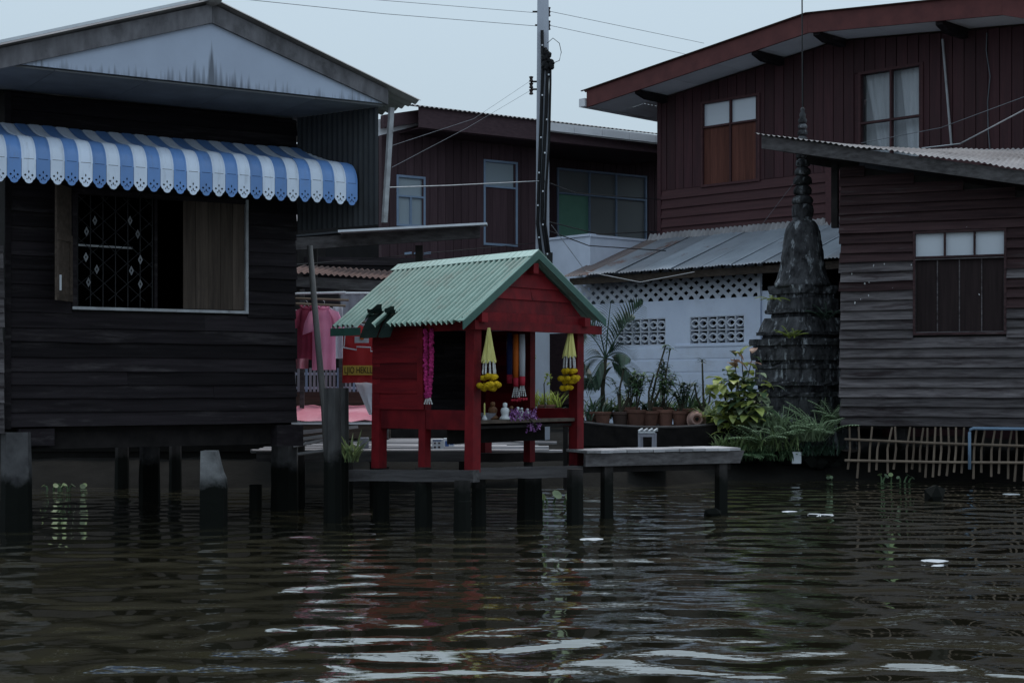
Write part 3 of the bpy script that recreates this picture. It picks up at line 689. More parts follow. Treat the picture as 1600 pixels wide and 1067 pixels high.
# roof
FO, BO = .16, .54
ridge_f, ridge_b = SF.at(SW/2, FO, RZ+.02), SF.at(SW/2, -SD-BO, RZ-.03)
def slope_sheet(sign, notch):
    ef = SF.at(SW/2+sign*(SW/2+OV), FO, EZ+(-.045 if sign < 0 else .05)); eb = SF.at(SW/2+sign*(SW/2+OV), -SD-BO+.13, EZ+(-.05 if sign < 0 else 0))
    Ln = (ridge_f-ridge_b).length; per = 8; m_ = int(Ln/.079*per); vs = []; fs = []; rows_ = 4
    for j in range(rows_+1):
        for i in range(m_+1):
            t = i/m_; rp = ridge_f.lerp(ridge_b, t); ep = ef.lerp(eb, t)
            full = 1.0
            if notch:
                full += noise.noise(V(t*14, 7, 0))*.012
                if t < .055: full -= .05*(1-abs(t-.02)/.04)
                if .57 < t < .635: full = .80+.05*math.sin(t*90)
                if .67 <= t < .80: full = .74+abs(t-.735)*2.2+.03*noise.noise(V(t*60, 1, 1))
            f = j/rows_*full
            nrm = (ep-rp).cross(ridge_b-ridge_f).normalized(); nrm = nrm if nrm.z > 0 else -nrm
            vs.append(rp.lerp(ep, f)+nrm*((abs(math.sin(math.pi*i/per))**1.3*2-1)*.026+noise.noise(V(t*6, f*3, sign))*.008))
    for j in range(rows_):
        for i in range(m_): fs.append((j*(m_+1)+i, j*(m_+1)+i+1, (j+1)*(m_+1)+i+1, (j+1)*(m_+1)+i))
    mb = MB(); mb.add(vs, fs); return mb, ef, eb
mb, ef, eb = slope_sheet(-1, True); rs = mb.build('roof_sheet', m_green, sh, smooth=True)
mb2, ef2, eb2 = slope_sheet(1, False); mb2.build('roof_sheet', m_green, sh, smooth=True)
# curled torn flaps
for t0, t1, cl in ((.565, .64, .16), (.67, .785, .17)):
    mb = MB(); vs = []; n_ = 7
    for j in range(n_+1):
        q = j/n_
        for i in range(4):
            t = t0+(t1-t0)*(i/3); rp = ridge_f.lerp(ridge_b, t); ep = ef.lerp(eb, t)
            base = rp.lerp(ep, .80 if t0 < .65 else .78); an = q*1.9*(1 if i < 2 else .8)
            wj = noise.noise(V(i*2.1, j*.9, t0*30))*.03
            vs.append(base+(ep-rp).normalized()*math.sin(an)*cl*.62+Z*((1-math.cos(an))*cl*.62-.02*q+wj)+g*-.02)
    mb.add(vs, [(j*4+i, j*4+i+1, j*4+5+i, j*4+4+i) for j in range(n_) for i in range(3)]); mb.build('torn_flap', m_torn, sh)
    mb = MB(); vs = []
    for j in range(4):
        for i in range(4):
            t = t0-.012+(t1-t0+.02)*(i/3); rp = ridge_f.lerp(ridge_b, t); ep = ef.lerp(eb, t)
            vs.append(rp.lerp(ep, .78+.06*j)+Z*(-.035*j*j*.5+noise.noise(V(i*1.7, j, 4))*.02))
    mb.add(vs, [(j*4+i, j*4+i+1, j*4+5+i, j*4+4+i) for j in range(3) for i in range(3)]); mb.build('torn_flap', m_torn, sh)
# verge trims and ridge cap
for e in (ef, ef2):
    sgn = -1 if e is ef else 1
    dv = (e-ridge_f); nv = SF.n
    mb = MB(); mb.box(ridge_f+nv*.004+Z*-.075+V(0,0,.0), dv, nv*.012, Z*.085); tr = mb.build('verge_trim', m_greendk, sh)
    mb = MB(); mb.box(ridge_f+nv*.016+Z*.012, dv, nv*-.09, Z*.008); mb.build('verge_flashing', m_ridgetin if sgn > 0 else m_green, tr)
mb = MB(); mb.box(eb+Z*-.10, (ef-eb)*.24, s_*.01, Z*.085); mb.build('eave_trim', m_greendk, sh)
mb = MB()
for sgn, e in ((-1, ef), (1, ef2)):
    dv = (e-ridge_f).normalized()*.15
    a, b_ = ridge_f+SF.n*.02+Z*.028, ridge_b-SF.n*.03+Z*.024
    vs = []
    for i in range(9):
        t = i/8; p = a.lerp(b_, t); wv = noise.noise(V(t*7, sgn, 2))*.008
        vs += [p, p+dv+Z*(wv+.004), p+dv*.98+Z*(wv-.004), p+Z*-.008]
    mb.add(vs, [(i*4+k, i*4+(k+1) % 4, i*4+4+(k+1) % 4, i*4+4+k) for i in range(8) for k in range(4)])
mb.build('ridge_cap', m_ridgetin, sh)

# shrine offerings (each a thing of its own)
def pink_garland():
    t = thing('pink_garland', 'hot pink flower garland hanging in the left window of the shrine', 'garland', SF.at(-.03, -.60, 1.27))
    mb = MB()
    for off_ in (-.035, .05):
        for i in range(34):
            f = i/33; z = 2.07-f*.70; x = off_*(1-.55*max(0, (f-.55)/.45))
            c = SL.at(.79+x, .055, z)
            for k in range(3): mb.blob(c+V(random.uniform(-.012,.012), random.uniform(-.012,.012), random.uniform(-.008,.008)), .021, .3)
    mb.build('flower_strand', m_hotpink, t)
    for i in range(4):
        mb = MB()
        for k in range(5): mb.blob(SL.at(.775+.012*i+(i-1.5)*k*.006, .055, 1.365-k*.018), .0095, .1, (1,1,1.3))
        mb.build('tassel', m_bead, t)
pink_garland()
mgm = None
def ball_mesh():
    mb = MB(); rng = random.Random(4)
    vs = []; fs = []; n1, n2 = 7, 10
    for i in range(n1+1):
        for k in range(n2):
            th, ph = math.pi*i/n1, 2*math.pi*k/n2; r = 1+rng.uniform(-.12, .12)
            vs.append((math.sin(th)*math.cos(ph)*r, math.sin(th)*math.sin(ph)*r, math.cos(th)*.82*r))
    for i in range(n1):
        for k in range(n2): fs.append((i*n2+k, i*n2+(k+1) % n2, (i+1)*n2+(k+1) % n2, (i+1)*n2+k))
    me = bpy.data.meshes.new('marigold'); me.from_pydata(vs, [], fs); me.materials.append(m_marigold); return me
ballm = ball_mesh()
def yellow_garland(c_top, label, full, tilt=0):
    t = thing('marigold_garland', label, 'garland', c_top, 'yellow marigold garlands on the shrine front')
    c = Vector(c_top); mb = MB(); vs = []; n_ = 18; lv = [(.012, 0), (.02, -.05), (.04, -.18), (.062, -.30), (.07, -.345)]
    for r, h in lv:
        for k in range(n_):
            an = 2*math.pi*k/n_; rr = r*(1+(.16 if k % 2 else -.12)); vs.append(c+V(math.cos(an)*rr+tilt*h, math.sin(an)*rr, h+(random.uniform(-.03,.01) if h < -.33 else 0)))
    mb.add(vs, [(j*n_+k, j*n_+(k+1) % n_, j*n_+n_+(k+1) % n_, j*n_+n_+k) for j in range(4) for k in range(n_)])
    mb.build('ribbon_cone', m_ribbon, t)
    mb = MB()
    for k in range(8):
        an = 2*math.pi*k/8
        p = c+V(math.cos(an)*.06-.345*tilt, math.sin(an)*.06, -.33); mb.leaf(p, V(math.cos(an), math.sin(an), -.2), .06, .01, .8, 3)
    mb.build('ribbon_fringe', m_ribbon, t)
    mb = MB(); base = c+V(-.36*tilt, 0, -.35)
    for k in range(9):
        an = 2*math.pi*k/9
        for j in range(7): mb.blob(base+V(math.cos(an)*(.055+.002*j), math.sin(an)*(.055+.002*j), -.02*j), .011, .15, (1,1,1.25))
    mb.build('bud_strings', m_bead, t)
    rng = random.Random(int(full*10)+3)
    rows_ = [(.058, -.16, 6), (.098, -.245, 9), (.05, -.275, 5)]
    if full > 1: rows_ += [(.045, -.345, 4)]
    for r, h, n2 in rows_:
        for k in range(n2):
            an = 2*math.pi*k/n2+rng.random()*.5; p = base+V(math.cos(an)*r-(.03 if h < -.3 else 0), math.sin(an)*r, h+rng.uniform(-.012, .012))
            sc = .037*rng.uniform(.9, 1.12)
            M = Matrix.Translation(p) @ Matrix.Rotation(rng.random()*6, 4, 'Z') @ Matrix.Rotation(rng.uniform(-.4,.4), 4, 'X') @ Matrix.Scale(sc, 4)
            link(bpy.data.objects.new('marigold', ballm), t, M)
p1 = P(764, 512, 15.93); p2 = P(892, 508, 17.15)
yellow_garland(p1, 'yellow marigold garland hanging by the left front post of the shrine', 1)
yellow_garland(p2, 'fuller yellow marigold garland hanging by the right front post of the shrine', 1.3, .05)
def sash(c, m, label, z1, tass=True, m2=None):
    t = thing('sash_garland', label, 'garland', c, 'satin garlands hanging inside the shrine')
    c = Vector(c); mb = MB(); L_ = c.z-z1
    mb.tube([c, c+V(0,0,-L_*.5), c+V(0,0,-L_)], [.03, .034, .03], 8); mb.build('satin_band', m, t, smooth=True)
    mb = MB(); mb.tube([c+V(0,0,-L_-.001), c+V(0,0,-L_-.10)], [.033, .03], 8); mb.build('red_collar', m_rose, t, smooth=True)
    if tass:
        mb = MB(); mr_ = MB()
        for k in range(4):
            for j in range(6): mb.blob(c+V((k-1.5)*.011*(1+j*.25), (k % 2)*.012, -L_-.11-.02*j), .009, .1, (1,1,1.25))
            mr_.blob(c+V((k-1.5)*.027, (k % 2)*.012, -L_-.25), .019, .15)
        mb.build('bud_strings', m_bead, t); mr_.build('rose_buds', m_rose, t)
Yc = 16.95
sash(P(796, 520, Yc+.1), m_bluesat, 'navy satin garland hanging at the back inside the shrine', P(796, 585, Yc+.1).z, False)
sash(P(806, 522, Yc), m_orange, 'orange satin garland hanging inside the shrine', P(806, 590, Yc).z)
sash(P(816, 522, Yc), m_whitec, 'white satin garland hanging inside the shrine beside the orange one', P(816, 588, Yc).z)
def figurine(px, py_base, Y, h, m, label, prof, extra=None):
    c = P(px, py_base, Y); c.z = 1.121
    t = thing('figurine', label, 'figurine', c, 'small figures on the shrine shelf')
    mb = MB(); mb.lathe([(r*h, z*h) for r, z in prof], c, 10); mb.build('body', m, t, smooth=True)
    mb = MB(); mb.blob(c+V(0,0,h*.82), h*.15, .03, (1,1,1.15)); mb.build('head', m, t, smooth=True)
    if extra: extra(t, c, h)
sit = [(.30,0),(.32,.06),(.28,.14),(.20,.22),(.22,.34),(.26,.48),(.22,.62),(.09,.70),(.07,.74)]
std = [(.22,0),(.22,.05),(.16,.08),(.15,.35),(.18,.5),(.2,.62),(.08,.7)]
figurine(789, 655, 16.42, .19, m_figw, 'white porcelain seated figure on the shrine shelf', sit)
figurine(799, 652, 16.52, .15, m_figo, 'small brown standing figure right of the white figure on the shelf', std)
figurine(809, 651, 16.60, .14, m_figw, 'small pale figure behind the purple orchids', std)
figurine(815, 651, 16.66, .13, m_figw, 'tiny pale figure second from the right behind the orchids', std)
figurine(824, 651, 16.72, .12, m_figw, 'rightmost tiny pale figure behind the orchids', std)
figurine(770, 655, 16.5, .2, m_figo, 'larger dark gilded figure left of the white figure on the shelf', sit)
# candle and small offering box
cn = P(752, 655, 16.2); cn.z = 1.121
t = thing('candle', 'thin yellow candle on a white base behind the left shrine post', 'candle', P(757, 655, 16.28)*1)
c = V(WM[t.name].translation.x, WM[t.name].translation.y, 1.121)
mb = MB(); mb.lathe([(.03,0),(.03,.015),(.014,.04),(.012,.05)], c, 10); mb.build('holder', m_figw, t); mb = MB(); mb.lathe([(.009,.051),(.008,.17),(.002,.18)], c, 8); mb.build('stick', m_ribbon, t)
t = thing('offering_bowl', 'grey offering bowl beside the gilded figure in the shrine', 'bowl', V(P(763, 655, 16.5).x, 16.5, 1.106))
mb = MB(); mb.lathe([(.05,0),(.06,.01),(.09,.08),(.095,.085),(.085,.08),(.05,.02)], WM[t.name].translation, 14); mb.build('bowl_body', m_greyc, t)
# orchids spilling over the shelf
t = thing('orchid_spray', 'purple and white orchid spray spilling over the shrine shelf', 'flowers', SF.at(.75, .03, 1.125))
mb = MB(); rng = random.Random(8)
for k in range(58):
    if k < 40: px, py = rng.uniform(797, 838), rng.uniform(640, 654)
    else: px, py = rng.uniform(822, 846), rng.uniform(652, 673)
    c = P(px, py, 16.42+(px-800)*.010+rng.uniform(-.03, .03)); 
    for q in range(4):
        an = rng.random()*6.28; mb.leaf(c, V(math.cos(an), -.5, math.sin(an)), .038, .026, .3, 2)
mb.build('blossom', m_purple, t)
mb = MB(); mb.tube([P(800, 652, 16.45), P(822, 650, 16.62), P(838, 664, 16.75)], .006, 5); mb.build('stem', m_stem, t)

# shrine platform: edge beams and its piles
def beam_px(name, label, pts, h_px, m, depth=.12, cat='beam'):
    a, b_ = pts; hh = h_px/F*a.y; d_ = (b_-a).normalized(); nrm = V(-d_.y, d_.x, 0)
    o = board(None, m, a, d_, Z, (b_-a).length, hh, t1=.0, t2=.0, seg=6, jit=.008)
    bpy.data.objects.remove(o)
    ux = (b_-a).normalized(); uy = Z.cross(ux).normalized(); uz = ux.cross(uy)
    vs = []; fs = []; L_ = (b_-a).length; sdv = random.random()*50; sg = 8
    for i in range(sg+1):
        x = L_*i/sg; j1, j2 = noise.noise(V(sdv, i*.8, 0))*.008, noise.noise(V(sdv, i*.8, 7))*.008
        vs += [(x, 0, j1), (x, depth, j1), (x, depth, hh+j2), (x, 0, hh+j2)]
    for i in range(sg):
        for k in range(4): fs.append((i*4+k, i*4+(k+1) % 4, i*4+4+(k+1) % 4, i*4+4+k))
    fs += [(3,2,1,0), (sg*4, sg*4+1, sg*4+2, sg*4+3)]
    me = bpy.data.meshes.new(name); me.from_pydata(vs, [], fs); me.materials.append(m)
    M = Matrix.Translation(a) @ Matrix((ux, uy, uz)).transposed().to_4x4()
    return tag(link(bpy.data.objects.new(name, me), None, M), label, cat)
beam_px('edge_beam', 'grey timber beam along the left side under the red shrine', (P(545, 751, 16.75), P(739, 753, 15.82)), 17, m_greywood)
beam_px('edge_beam', 'dark timber beam under the gable front of the shrine', (P(741, 749, 15.95), P(911, 745, 17.02)), 18, m_greywood)
beam_px('edge_beam', 'dark rear beam under the shrine seen between its legs', (P(745, 722, 17.9), P(880, 720, 18.3)), 14, m_dark2)
for px, ywat, wpx, yt, lab in ((595, 812, 24, 729, 'black timber pile under the left rear leg of the shrine'),
                               (661, 822, 26, 731, 'black timber pile under the middle leg of the shrine'),
                               (722, 830, 26, 751, 'black timber pile left of the front corner pile of the shrine'),
                               (748, 822, 22, 747, 'black timber pile right under the front corner of the shrine'),
                               (828, 812, 38, 745, 'broad black pile below the middle of the shrine front'),
                               (899, 819, 25, 733, 'black timber pile under the right front leg of the shrine')):
    pile('shrine_pile', lab, px, yt, ywat, wpx, m_pile)

# ------------------------------------------------------------------ pier to the right of the shrine
A0, A1 = P(915, 726, 16.95), P(1160, 722, 17.75)
pu = (A1-A0); pu.z = 0; pu.normalize(); pn = V(pu.y, -pu.x, 0); PLn = (V(A1.x,A1.y,0)-V(A0.x,A0.y,0)).length
PF = Frame((A0.x, A0.y, 0), pu); zd = .735
pier = thing('pier', 'grey wooden pier jutting right from the red shrine over the water', 'pier', PF.at(PLn/2, -.4, zd))
mb = MB(); mb.prism([(0, zd-.145), (PLn-.03, zd-.145), (PLn+.03, zd-.002), (0, zd-.002)], PF, -.05, 0); mb.build('front_beam', m_greywood, pier)
mb = MB(); mb.fbox(PF, 0, PLn-.05, -.48, -.43, zd-.145, zd-.002); mb.build('rear_beam', m_dark2, pier)
mb = MB(); mb.fbox(PF, 0, PLn-.1, -.40, -.10, zd-.22, zd-.147); mb.build('joist', m_dark2, pier)
u = .0; k = 0
while u < PLn-.1:
    w = .165*random.uniform(.9, 1.1)
    mb = MB(); mb.fbox(PF, u, u+w-.008, -.52+random.uniform(-.04,.04), .03+random.uniform(-.012,.012), zd+.0+random.uniform(0,.004), zd+.032); mb.build('deck_plank', m_plank, pier); u += w
for px, lab in ((952, 0), (1131, 1)):
    for dd, m in ((-.02, m_pile), (-.40, m_pile)):
        uu, _ = PF.hit(px, 760, dd); 
        mb = MB(); mb.post(PF.at(uu, dd-.06, -.8), PF.at(uu, dd-.06, zd-.147 if dd < -.2 else zd-.147), .115, .105, PF.u, PF.n); mb.build('leg', m, pier)

# ------------------------------------------------------------------ walkway behind the shrine with laundry
wk = thing('walkway', 'bleached plank walkway behind the shrine running along the bank', 'walkway', P(600, 700, 20.5))
zw = .70; yy = 18.7; k = 0
while yy < 22.4:
    w = random.uniform(.15, .21); x0, x1 = -3.1+random.uniform(-.15,.15), .3+random.uniform(-.4,.4)
    if k % 5 != 3: board(wk, m_plank, V(x0, yy+w, zw-.03+random.uniform(-.012,.012)), V(1,0,random.uniform(-.008,.008)), V(0,-1,0), x1-x0, w-.012, t1=-.03, t2=-.03, seg=5, jit=.01, name='deck_plank')
    yy += w; k += 1
for x in (-2.9, -1.7, -.6, .2):
    mb = MB(); mb.fbox(Frame((x, 18.75, 0), (1,0,0)), -.05, .05, -3.6, -.02, zw-.16, zw-.04); mb.build('joist', m_dark2, wk)
    mb = MB(); mb.post((x, 19.0, -.7), (x, 19.0, zw-.165), .12, .11); mb.build('leg', m_pile, wk)
mb = MB(); mb.fbox(Frame((-3.1, 18.62, 0), (1,0,0)), 0, 3.2, -.05, 0, zw-.14, zw-.015); mb.build('edge_beam', m_greywood, wk)
# a second, lower plank landing left of the shrine
ld = thing('landing', 'loose planks of a low landing between the dark house and the shrine', 'landing', P(500, 700, 18.2))
for i, (y0, x0, x1, zz) in enumerate(((680, 455, 560, 19.2), (690, 462, 545, 18.8), (700, 458, 512, 18.4), (712, 466, 556, 18.1))):
    a, b_ = P(x0, y0, zz), P(x1, y0-2, zz+.15)
    board(ld, m_plank, a, b_-a, V(0,-1,.12), (b_-a).length, .16, t1=-.03, t2=-.03, jit=.012, name='deck_plank')
mb = MB()
for x in (470, 545): mb.post(P(x, 800, 18.6), P(x, 690, 18.6), .09, .09)
mb.build('leg', m_pile, ld)
# leaning bamboo prop
mb = MB(); pts = [P(484, 384, 17.9), P(491, 470, 17.9), P(499, 560, 17.95), P(507, 640, 18.0), P(511, 712, 18.0)]
mb.tube(pts, [.033,.035,.037,.04,.042], 8); tag(mb.build('leaning_prop', mat('grey bamboo', (.26,.25,.25), (.17,.16,.16), rough=.8, bump=.1), None, origin=pts[-1], smooth=True), 'grey round pole leaning beside the dark house near the pink shirt', 'pole')
# low bench with shiny pink sheet
bn = thing('covered_bench', 'low wooden platform with a shiny pink sheet behind the tall posts', 'bench', P(520, 690, 21.6))
BF = Frame((P(455, 650, 21.6).x, 21.3, 0), (1, .06, 0)); bl = 1.35
mb = MB(); vs = []
for i in range(15):
    for j in range(5):
        q = j/4; vs.append(BF.at(bl*i/14, -.8*q, .99+.20*math.sin(q*math.pi*.55)+noise.noise(V(i*.5, j*.8, 3))*.035))
mb.add(vs, [(i*5+j, i*5+5+j, i*5+6+j, i*5+1+j) for i in range(14) for j in range(4)])
mb.build('sheet', m_pinksheet, bn, smooth=True)
mb = MB(); mb.fbox(BF, .0, bl, -.8, -.0, .94, .97); mb.build('rim', m_edge, bn)
mb = MB(); mb.fbox(BF, .02, bl-.02, -.78, -.02, .74, .938); mb.build('side_board', m_rawwood, bn)
# cartons on the walkway
def carton(px0, px1, y0, y1, Y, label, m=m_carton, marks=()):
    a = P(px0, y1, Y); b_ = P(px1, y0, Y)
    t = thing('carton', label, 'carton', (a.x, Y, a.z)); fr = Frame((a.x, Y, 0), (1, .08, 0)); w = b_.x-a.x
    mb = MB(); mb.fbox(fr, 0, w, -.18, 0, a.z, b_.z); mb.build('box', m, t)
    for (u0, u1, v0, v1, mm) in marks:
        mb = MB(); mb.fbox(fr, w*u0, w*u1, .0015, .003, a.z+(b_.z-a.z)*v0, a.z+(b_.z-a.z)*v1); mb.build('print', mm, t)
carton(676, 693, 686, 706, 19.5, 'white carton with small dark print on the walkway under the shrine', marks=((.12,.3,.62,.75,m_printr),(.5,.7,.62,.75,m_printr),(.12,.3,.3,.45,m_printr),(.5,.7,.3,.45,m_printr),(.05,.8,.85,.92,m_print)))
carton(694, 710, 685, 704, 19.62, 'white carton with blue stripes next to the dark printed carton', marks=((.1,.45,.2,.8,m_print),(.55,.9,.66,.74,m_print),(.55,.9,.48,.56,m_print),(.55,.9,.28,.36,m_print)))
carton(562, 576, 684, 706, 19.4, 'plain grey carton on the walkway left of the shrine leg', m_greyc)
# laundry
def shirt(name, label, px0, px1, ytop, ybot, Y, m, sleeves=True, collar=True, cat='shirt', parent=None):
    xc = (px0+px1)/2; a = P(xc, ytop, Y); hgt = (ybot-ytop)/F*Y; w = (px1-px0)/F*Y
    t = thing(name, label, cat, a)
    bw = w*(.74 if sleeves else 1)
    mb = MB(); vs = []; nx, nz = 12, 12
    for sd_ in (0, 1):
        for j in range(nz+1):
            q = j/nz; hw = bw/2*(1-(0 if q > .10 else (.10-q)*2.4))*(1+.05*q)
            for i in range(nx+1):
                f = i/nx*2-1; th = (.045*(1-f*f)+.004)*(1 if sd_ == 0 else -1)
                zt = -hgt*q-(abs(f)**1.4*.07*hgt if q < .02 else 0)*1.0-abs(f)*.055*hgt*(1-q)
                vs.append(a+V(f*hw, -th+math.sin(f*9+q*2+xc)*.014*q+math.sin(f*4)*.01, zt+noise.noise(V(f*2, xc, 1))*.015*q))
    fs = []; m2 = (nx+1)*(nz+1)
    for sd_ in (0, 1):
        for j in range(nz):
            for i in range(nx):
                k = sd_*m2+j*(nx+1)+i; fs.append((k, k+1, k+nx+2, k+nx+1))
    mb.add(vs, fs); mb.build('body', m, t, smooth=True)
    if sleeves:
        for sg in (-1, 1):
            mb = MB(); c0 = a+V(sg*bw*.40, 0, -hgt*.06); c1 = a+V(sg*w*.50, 0, -hgt*.42)
            n_ = 10; vs = []
            for q, c, rx, ry in ((0, c0, .075, .045), (.5, c0.lerp(c1, .5)+V(sg*.015,0,0), .085, .045), (1, c1, .082, .045)):
                for k in range(n_):
                    an = 2*math.pi*k/n_; vs.append(c+V(math.cos(an)*rx, math.sin(an)*ry, -math.cos(an)*sg*.03))
            mb.add(vs, [(j*n_+k, j*n_+(k+1) % n_, j*n_+n_+(k+1) % n_, j*n_+n_+k) for j in range(2) for k in range(n_)]); mb.build('sleeve', m, t, smooth=True)
    if collar:
        mb = MB(); pts = [a+V(math.cos(an)*.075, -.03+math.sin(an)*.05, .005-.05*max(0, -math.sin(an))) for an in [2*math.pi*k/12 for k in range(13)]]
        mb.tube(pts, .016, 5, cap=False); mb.build('collar', m, t, smooth=True)
    mb = MB(); mb.tube([a+V(-bw*.36, 0, -.04), a+V(0, 0, .02), a+V(bw*.36, 0, -.04)], .006, 5); mb.tube([a+V(0,0,.02), a+V(.012,0,.055), a+V(-.012,0,.075)], .004, 5); mb.build('hanger', m_edge, t)
    return t
shirt('hung_shirt', 'pink polo shirt hanging on the laundry rail', 482, 530, 478, 578, 20.6, m_pink)
shirt('hung_shirt', 'maroon shirt hanging left of the pink polo shirt', 460, 498, 478, 562, 20.75, m_maroonc)
jt = shirt('hung_jersey', 'brick red jersey with gold lettered band hanging beside the shrine', 536, 590, 508, 598, 19.9, m_redc, sleeves=False, collar=False, cat='jersey')
def jq(px, py, off): return P(px, py, 19.9)+V(0, -off, 0)
mb = MB()
for i in range(10):
    x0, x1 = 537+5.3*i, 537+5.3*(i+1)
    mb.box(P(x0, 586, 19.9)+V(0, -.085, 0), V(5.3/F*19.9, 0, 0), V(0, .02, 0), Z*(15/F*19.9))
mb.build('gold_band', m_yelc, jt)
cu = bpy.data.curves.new('lettering', 'FONT'); cu.body = 'LJIO HEKLLES'; cu.size = 14/F*19.9; cu.extrude = .001
tmp = bpy.data.objects.new('lettering_tmp', cu); col.objects.link(tmp); dg = bpy.context.evaluated_depsgraph_get()
tme = bpy.data.meshes.new_from_object(tmp.evaluated_get(dg)); bpy.data.objects.remove(tmp)
wv = max(v.co.x for v in tme.vertices); kx = (52/F*19.9)/wv
for v in tme.vertices: v.co.x *= kx
tme.materials.clear(); tme.materials.append(m_text)
link(bpy.data.objects.new('lettering', tme), jt, Matrix.Translation(P(539, 583, 19.9)+V(0, -.088, 0)) @ Matrix.Rotation(R(90), 4, 'X'))
mb = MB(); pts = [P(537, 541, 19.9), P(537, 543, 19.9), P(558, 547, 19.9), P(558, 542, 19.9), P(580, 543, 19.9), P(580, 549, 19.9), P(590, 549, 19.9)]
mb.tube([p+V(0, -.068, 0) for p in pts], .009, 4); mb.tube([P(538, 541, 19.9)+V(0,-.05,0), P(540, 520, 19.9)+V(0,-.06,0)], .008, 4); mb.build('piping', m_whitec, jt)
mb = MB()
for px, py, w, h in ((563, 524, 22, 10),): mb.box(P(px-8, py+12, 19.9)+V(0,-.075,0), V(w/F*19.9,0,0), V(0,.01,0), Z*(h/F*19.9))
mb.build('crest_panel', m_whitec, jt)
mb = MB(); mb.blob(P(567, 528, 19.9)+V(0,-.085,0), .035, .2, (1,.3,.8)); mb.build('crest', m_orange, jt)
# white and grey cloths
def cloth(name, label, px0, px1, y0, y1, Y, m, skew=0, freq=9):
    mb = MB(); vs = []; nx, nz = 14, 6
    for j in range(nz+1):
        for i in range(nx+1):
            q, f = j/nz, i/nx
            vs.append(P(px0+(px1-px0)*f+skew*q*(1-f), y0+(y1-y0)*q, Y)+V(0, math.sin(f*freq+Y)*.03*(.4+q), 0))
    k = len(vs); vs += [v+V(0, .012, 0) for v in vs]; w = nx+1
    fs = [(j*w+i, j*w+i+1, j*w+w+i+1, j*w+w+i) for j in range(nz) for i in range(nx)]
    fs += [tuple(k+x for x in q[::-1]) for q in fs]
    mb.add(vs, fs); return tag(mb.build(name, m, None, origin=vs[0], smooth=True), label, 'cloth')
cloth('hung_cloth', 'white cloth hanging below the red jersey', 554, 590, 597, 648, 20.1, m_whitec, skew=22)
cloth('hung_cloth', 'pale grey sheet hanging behind the pink shirt', 532, 600, 458, 520, 21.6, m_greyc, freq=30)
cloth('hung_cloth', 'white towel hanging between the pink shirt and the red jersey', 520, 536, 478, 560, 21.2, m_whitec)
cloth('hung_cloth', 'striped red and white cloth hanging under the maroon shirt', 462, 482, 560, 576, 20.5, m_pinksheet)
rk = thing('laundry_rack', 'bamboo laundry rails under the tin roof beside the dark house', 'rack', P(500, 690, 21))
for i, (x0, y0, x1, y1, Y) in enumerate(((455, 459, 540, 457, 20.9), (455, 466, 545, 469, 20.7), (455, 474, 540, 478, 20.5), (530, 458, 605, 458, 21.6), (532, 503, 600, 505, 19.92), (458, 486, 535, 484, 21.3))):
    mb = MB(); mb.tube([P(x0, y0, Y), P(x1, y1, Y)], .018, 6); mb.build('rail', m_edge if i in (0, 3, 5) else m_bamboo, rk)
for x in (472, 533, 604):
    mb = MB(); mb.post(P(x, 700, 21.8), P(x, 452, 21.8), .06, .06); mb.build('upright', m_greywood, rk)
pf = thing('picket_fence', 'pale blue picket fence low behind the laundry', 'fence', P(500, 640, 22))
for i in range(24):
    x = 452+i*6.2; mb = MB(); mb.box(P(x, 612, 22), V(3.6/F*22,0,0), V(0,.02,0), Z*((612-575)/F*22)); mb.build('picket', m_greyc if i % 4 else m_bluetrim, pf)
for y0 in (604, 582):
    mb = MB(); mb.box(P(450, y0+4, 22.04), V(150/F*22,0,0), V(0,.03,0), Z*(4/F*22)); mb.build('rail', m_bluewhite, pf)
mb = MB(); mb.box(P(450, 690, 22.2), V(160/F*22.2,0,0), V(0,.05,0), Z*(78/F*22.2)); mb.build('plinth_board', m_rawwood, pf)

# ------------------------------------------------------------------ sheds behind the shrine
s1 = thing('tin_shed', 'open shed with grey beam and bright tin edge behind the shrine roof', 'shed', P(600, 660, 25))
a, b_ = P(455, 391, 24), P(750, 372, 25); mb = MB(); mb.box(a, b_-a, V(0,.06,0), Z*.19); mb.build('beam', m_greywood, s1)
a, b_ = P(528, 363, 23.9), P(761, 351, 24.8); mb = MB(); mb.box(a, b_-a, V(0,.5,.02), Z*.035); mb.build('roof_sheet', m_edge, s1)
a, b_ = P(452, 371, 24), P(530, 364, 24.2); mb = MB(); mb.box(a, b_-a, V(0,.4,.0), Z*.03); mb.build('roof_sheet', m_tindark, s1)
for px in (490, 655):
    mb = MB(); mb.post(P(px, 690, 25), P(px, 384, 25), .12, .12); mb.build('post', m_dark2, s1)
mb = MB(); mb.fbox(Frame((P(380, 600, 27.2).x, 27.2, 0), (1, .15, 0)), 0, 4.3, -.1, 0, .4, 3.75); mb.build('rear_wall', m_dark2, s1)
u0 = P(380, 600, 27.2).x; lap_wall(s1, Frame((u0, 27.15, 0), (1,.15,0)), m_dark, 0, 4.2, 2.0, 3.75, .2, d=.0)
for px in (632, 647, 662):
    mb = MB(); a = P(px, 398, 25.6); mb.box(a, V(.12,.0,.015), V(0,.02,0), Z*.035); mb.build('louvre', m_bluetrim, s1)
s2 = thing('lean_to', 'rusty sheet lean-to roof above the laundry rails', 'shed', P(530, 660, 23))
a, b_ = P(450, 425, 23.2), P(615, 436, 23.6); mb = MB(); mb.corr(a+V(0,0,-.0), b_-a, V(.1, 1.0, .18), .09, .016); mb.build('roof_sheet', m_rust, s2, smooth=True)
mb = MB(); mb.box(P(450, 447, 23.3), P(612, 456, 23.6)-P(450, 447, 23.3), V(0,.05,0), Z*.16); mb.build('beam', m_greywood, s2)
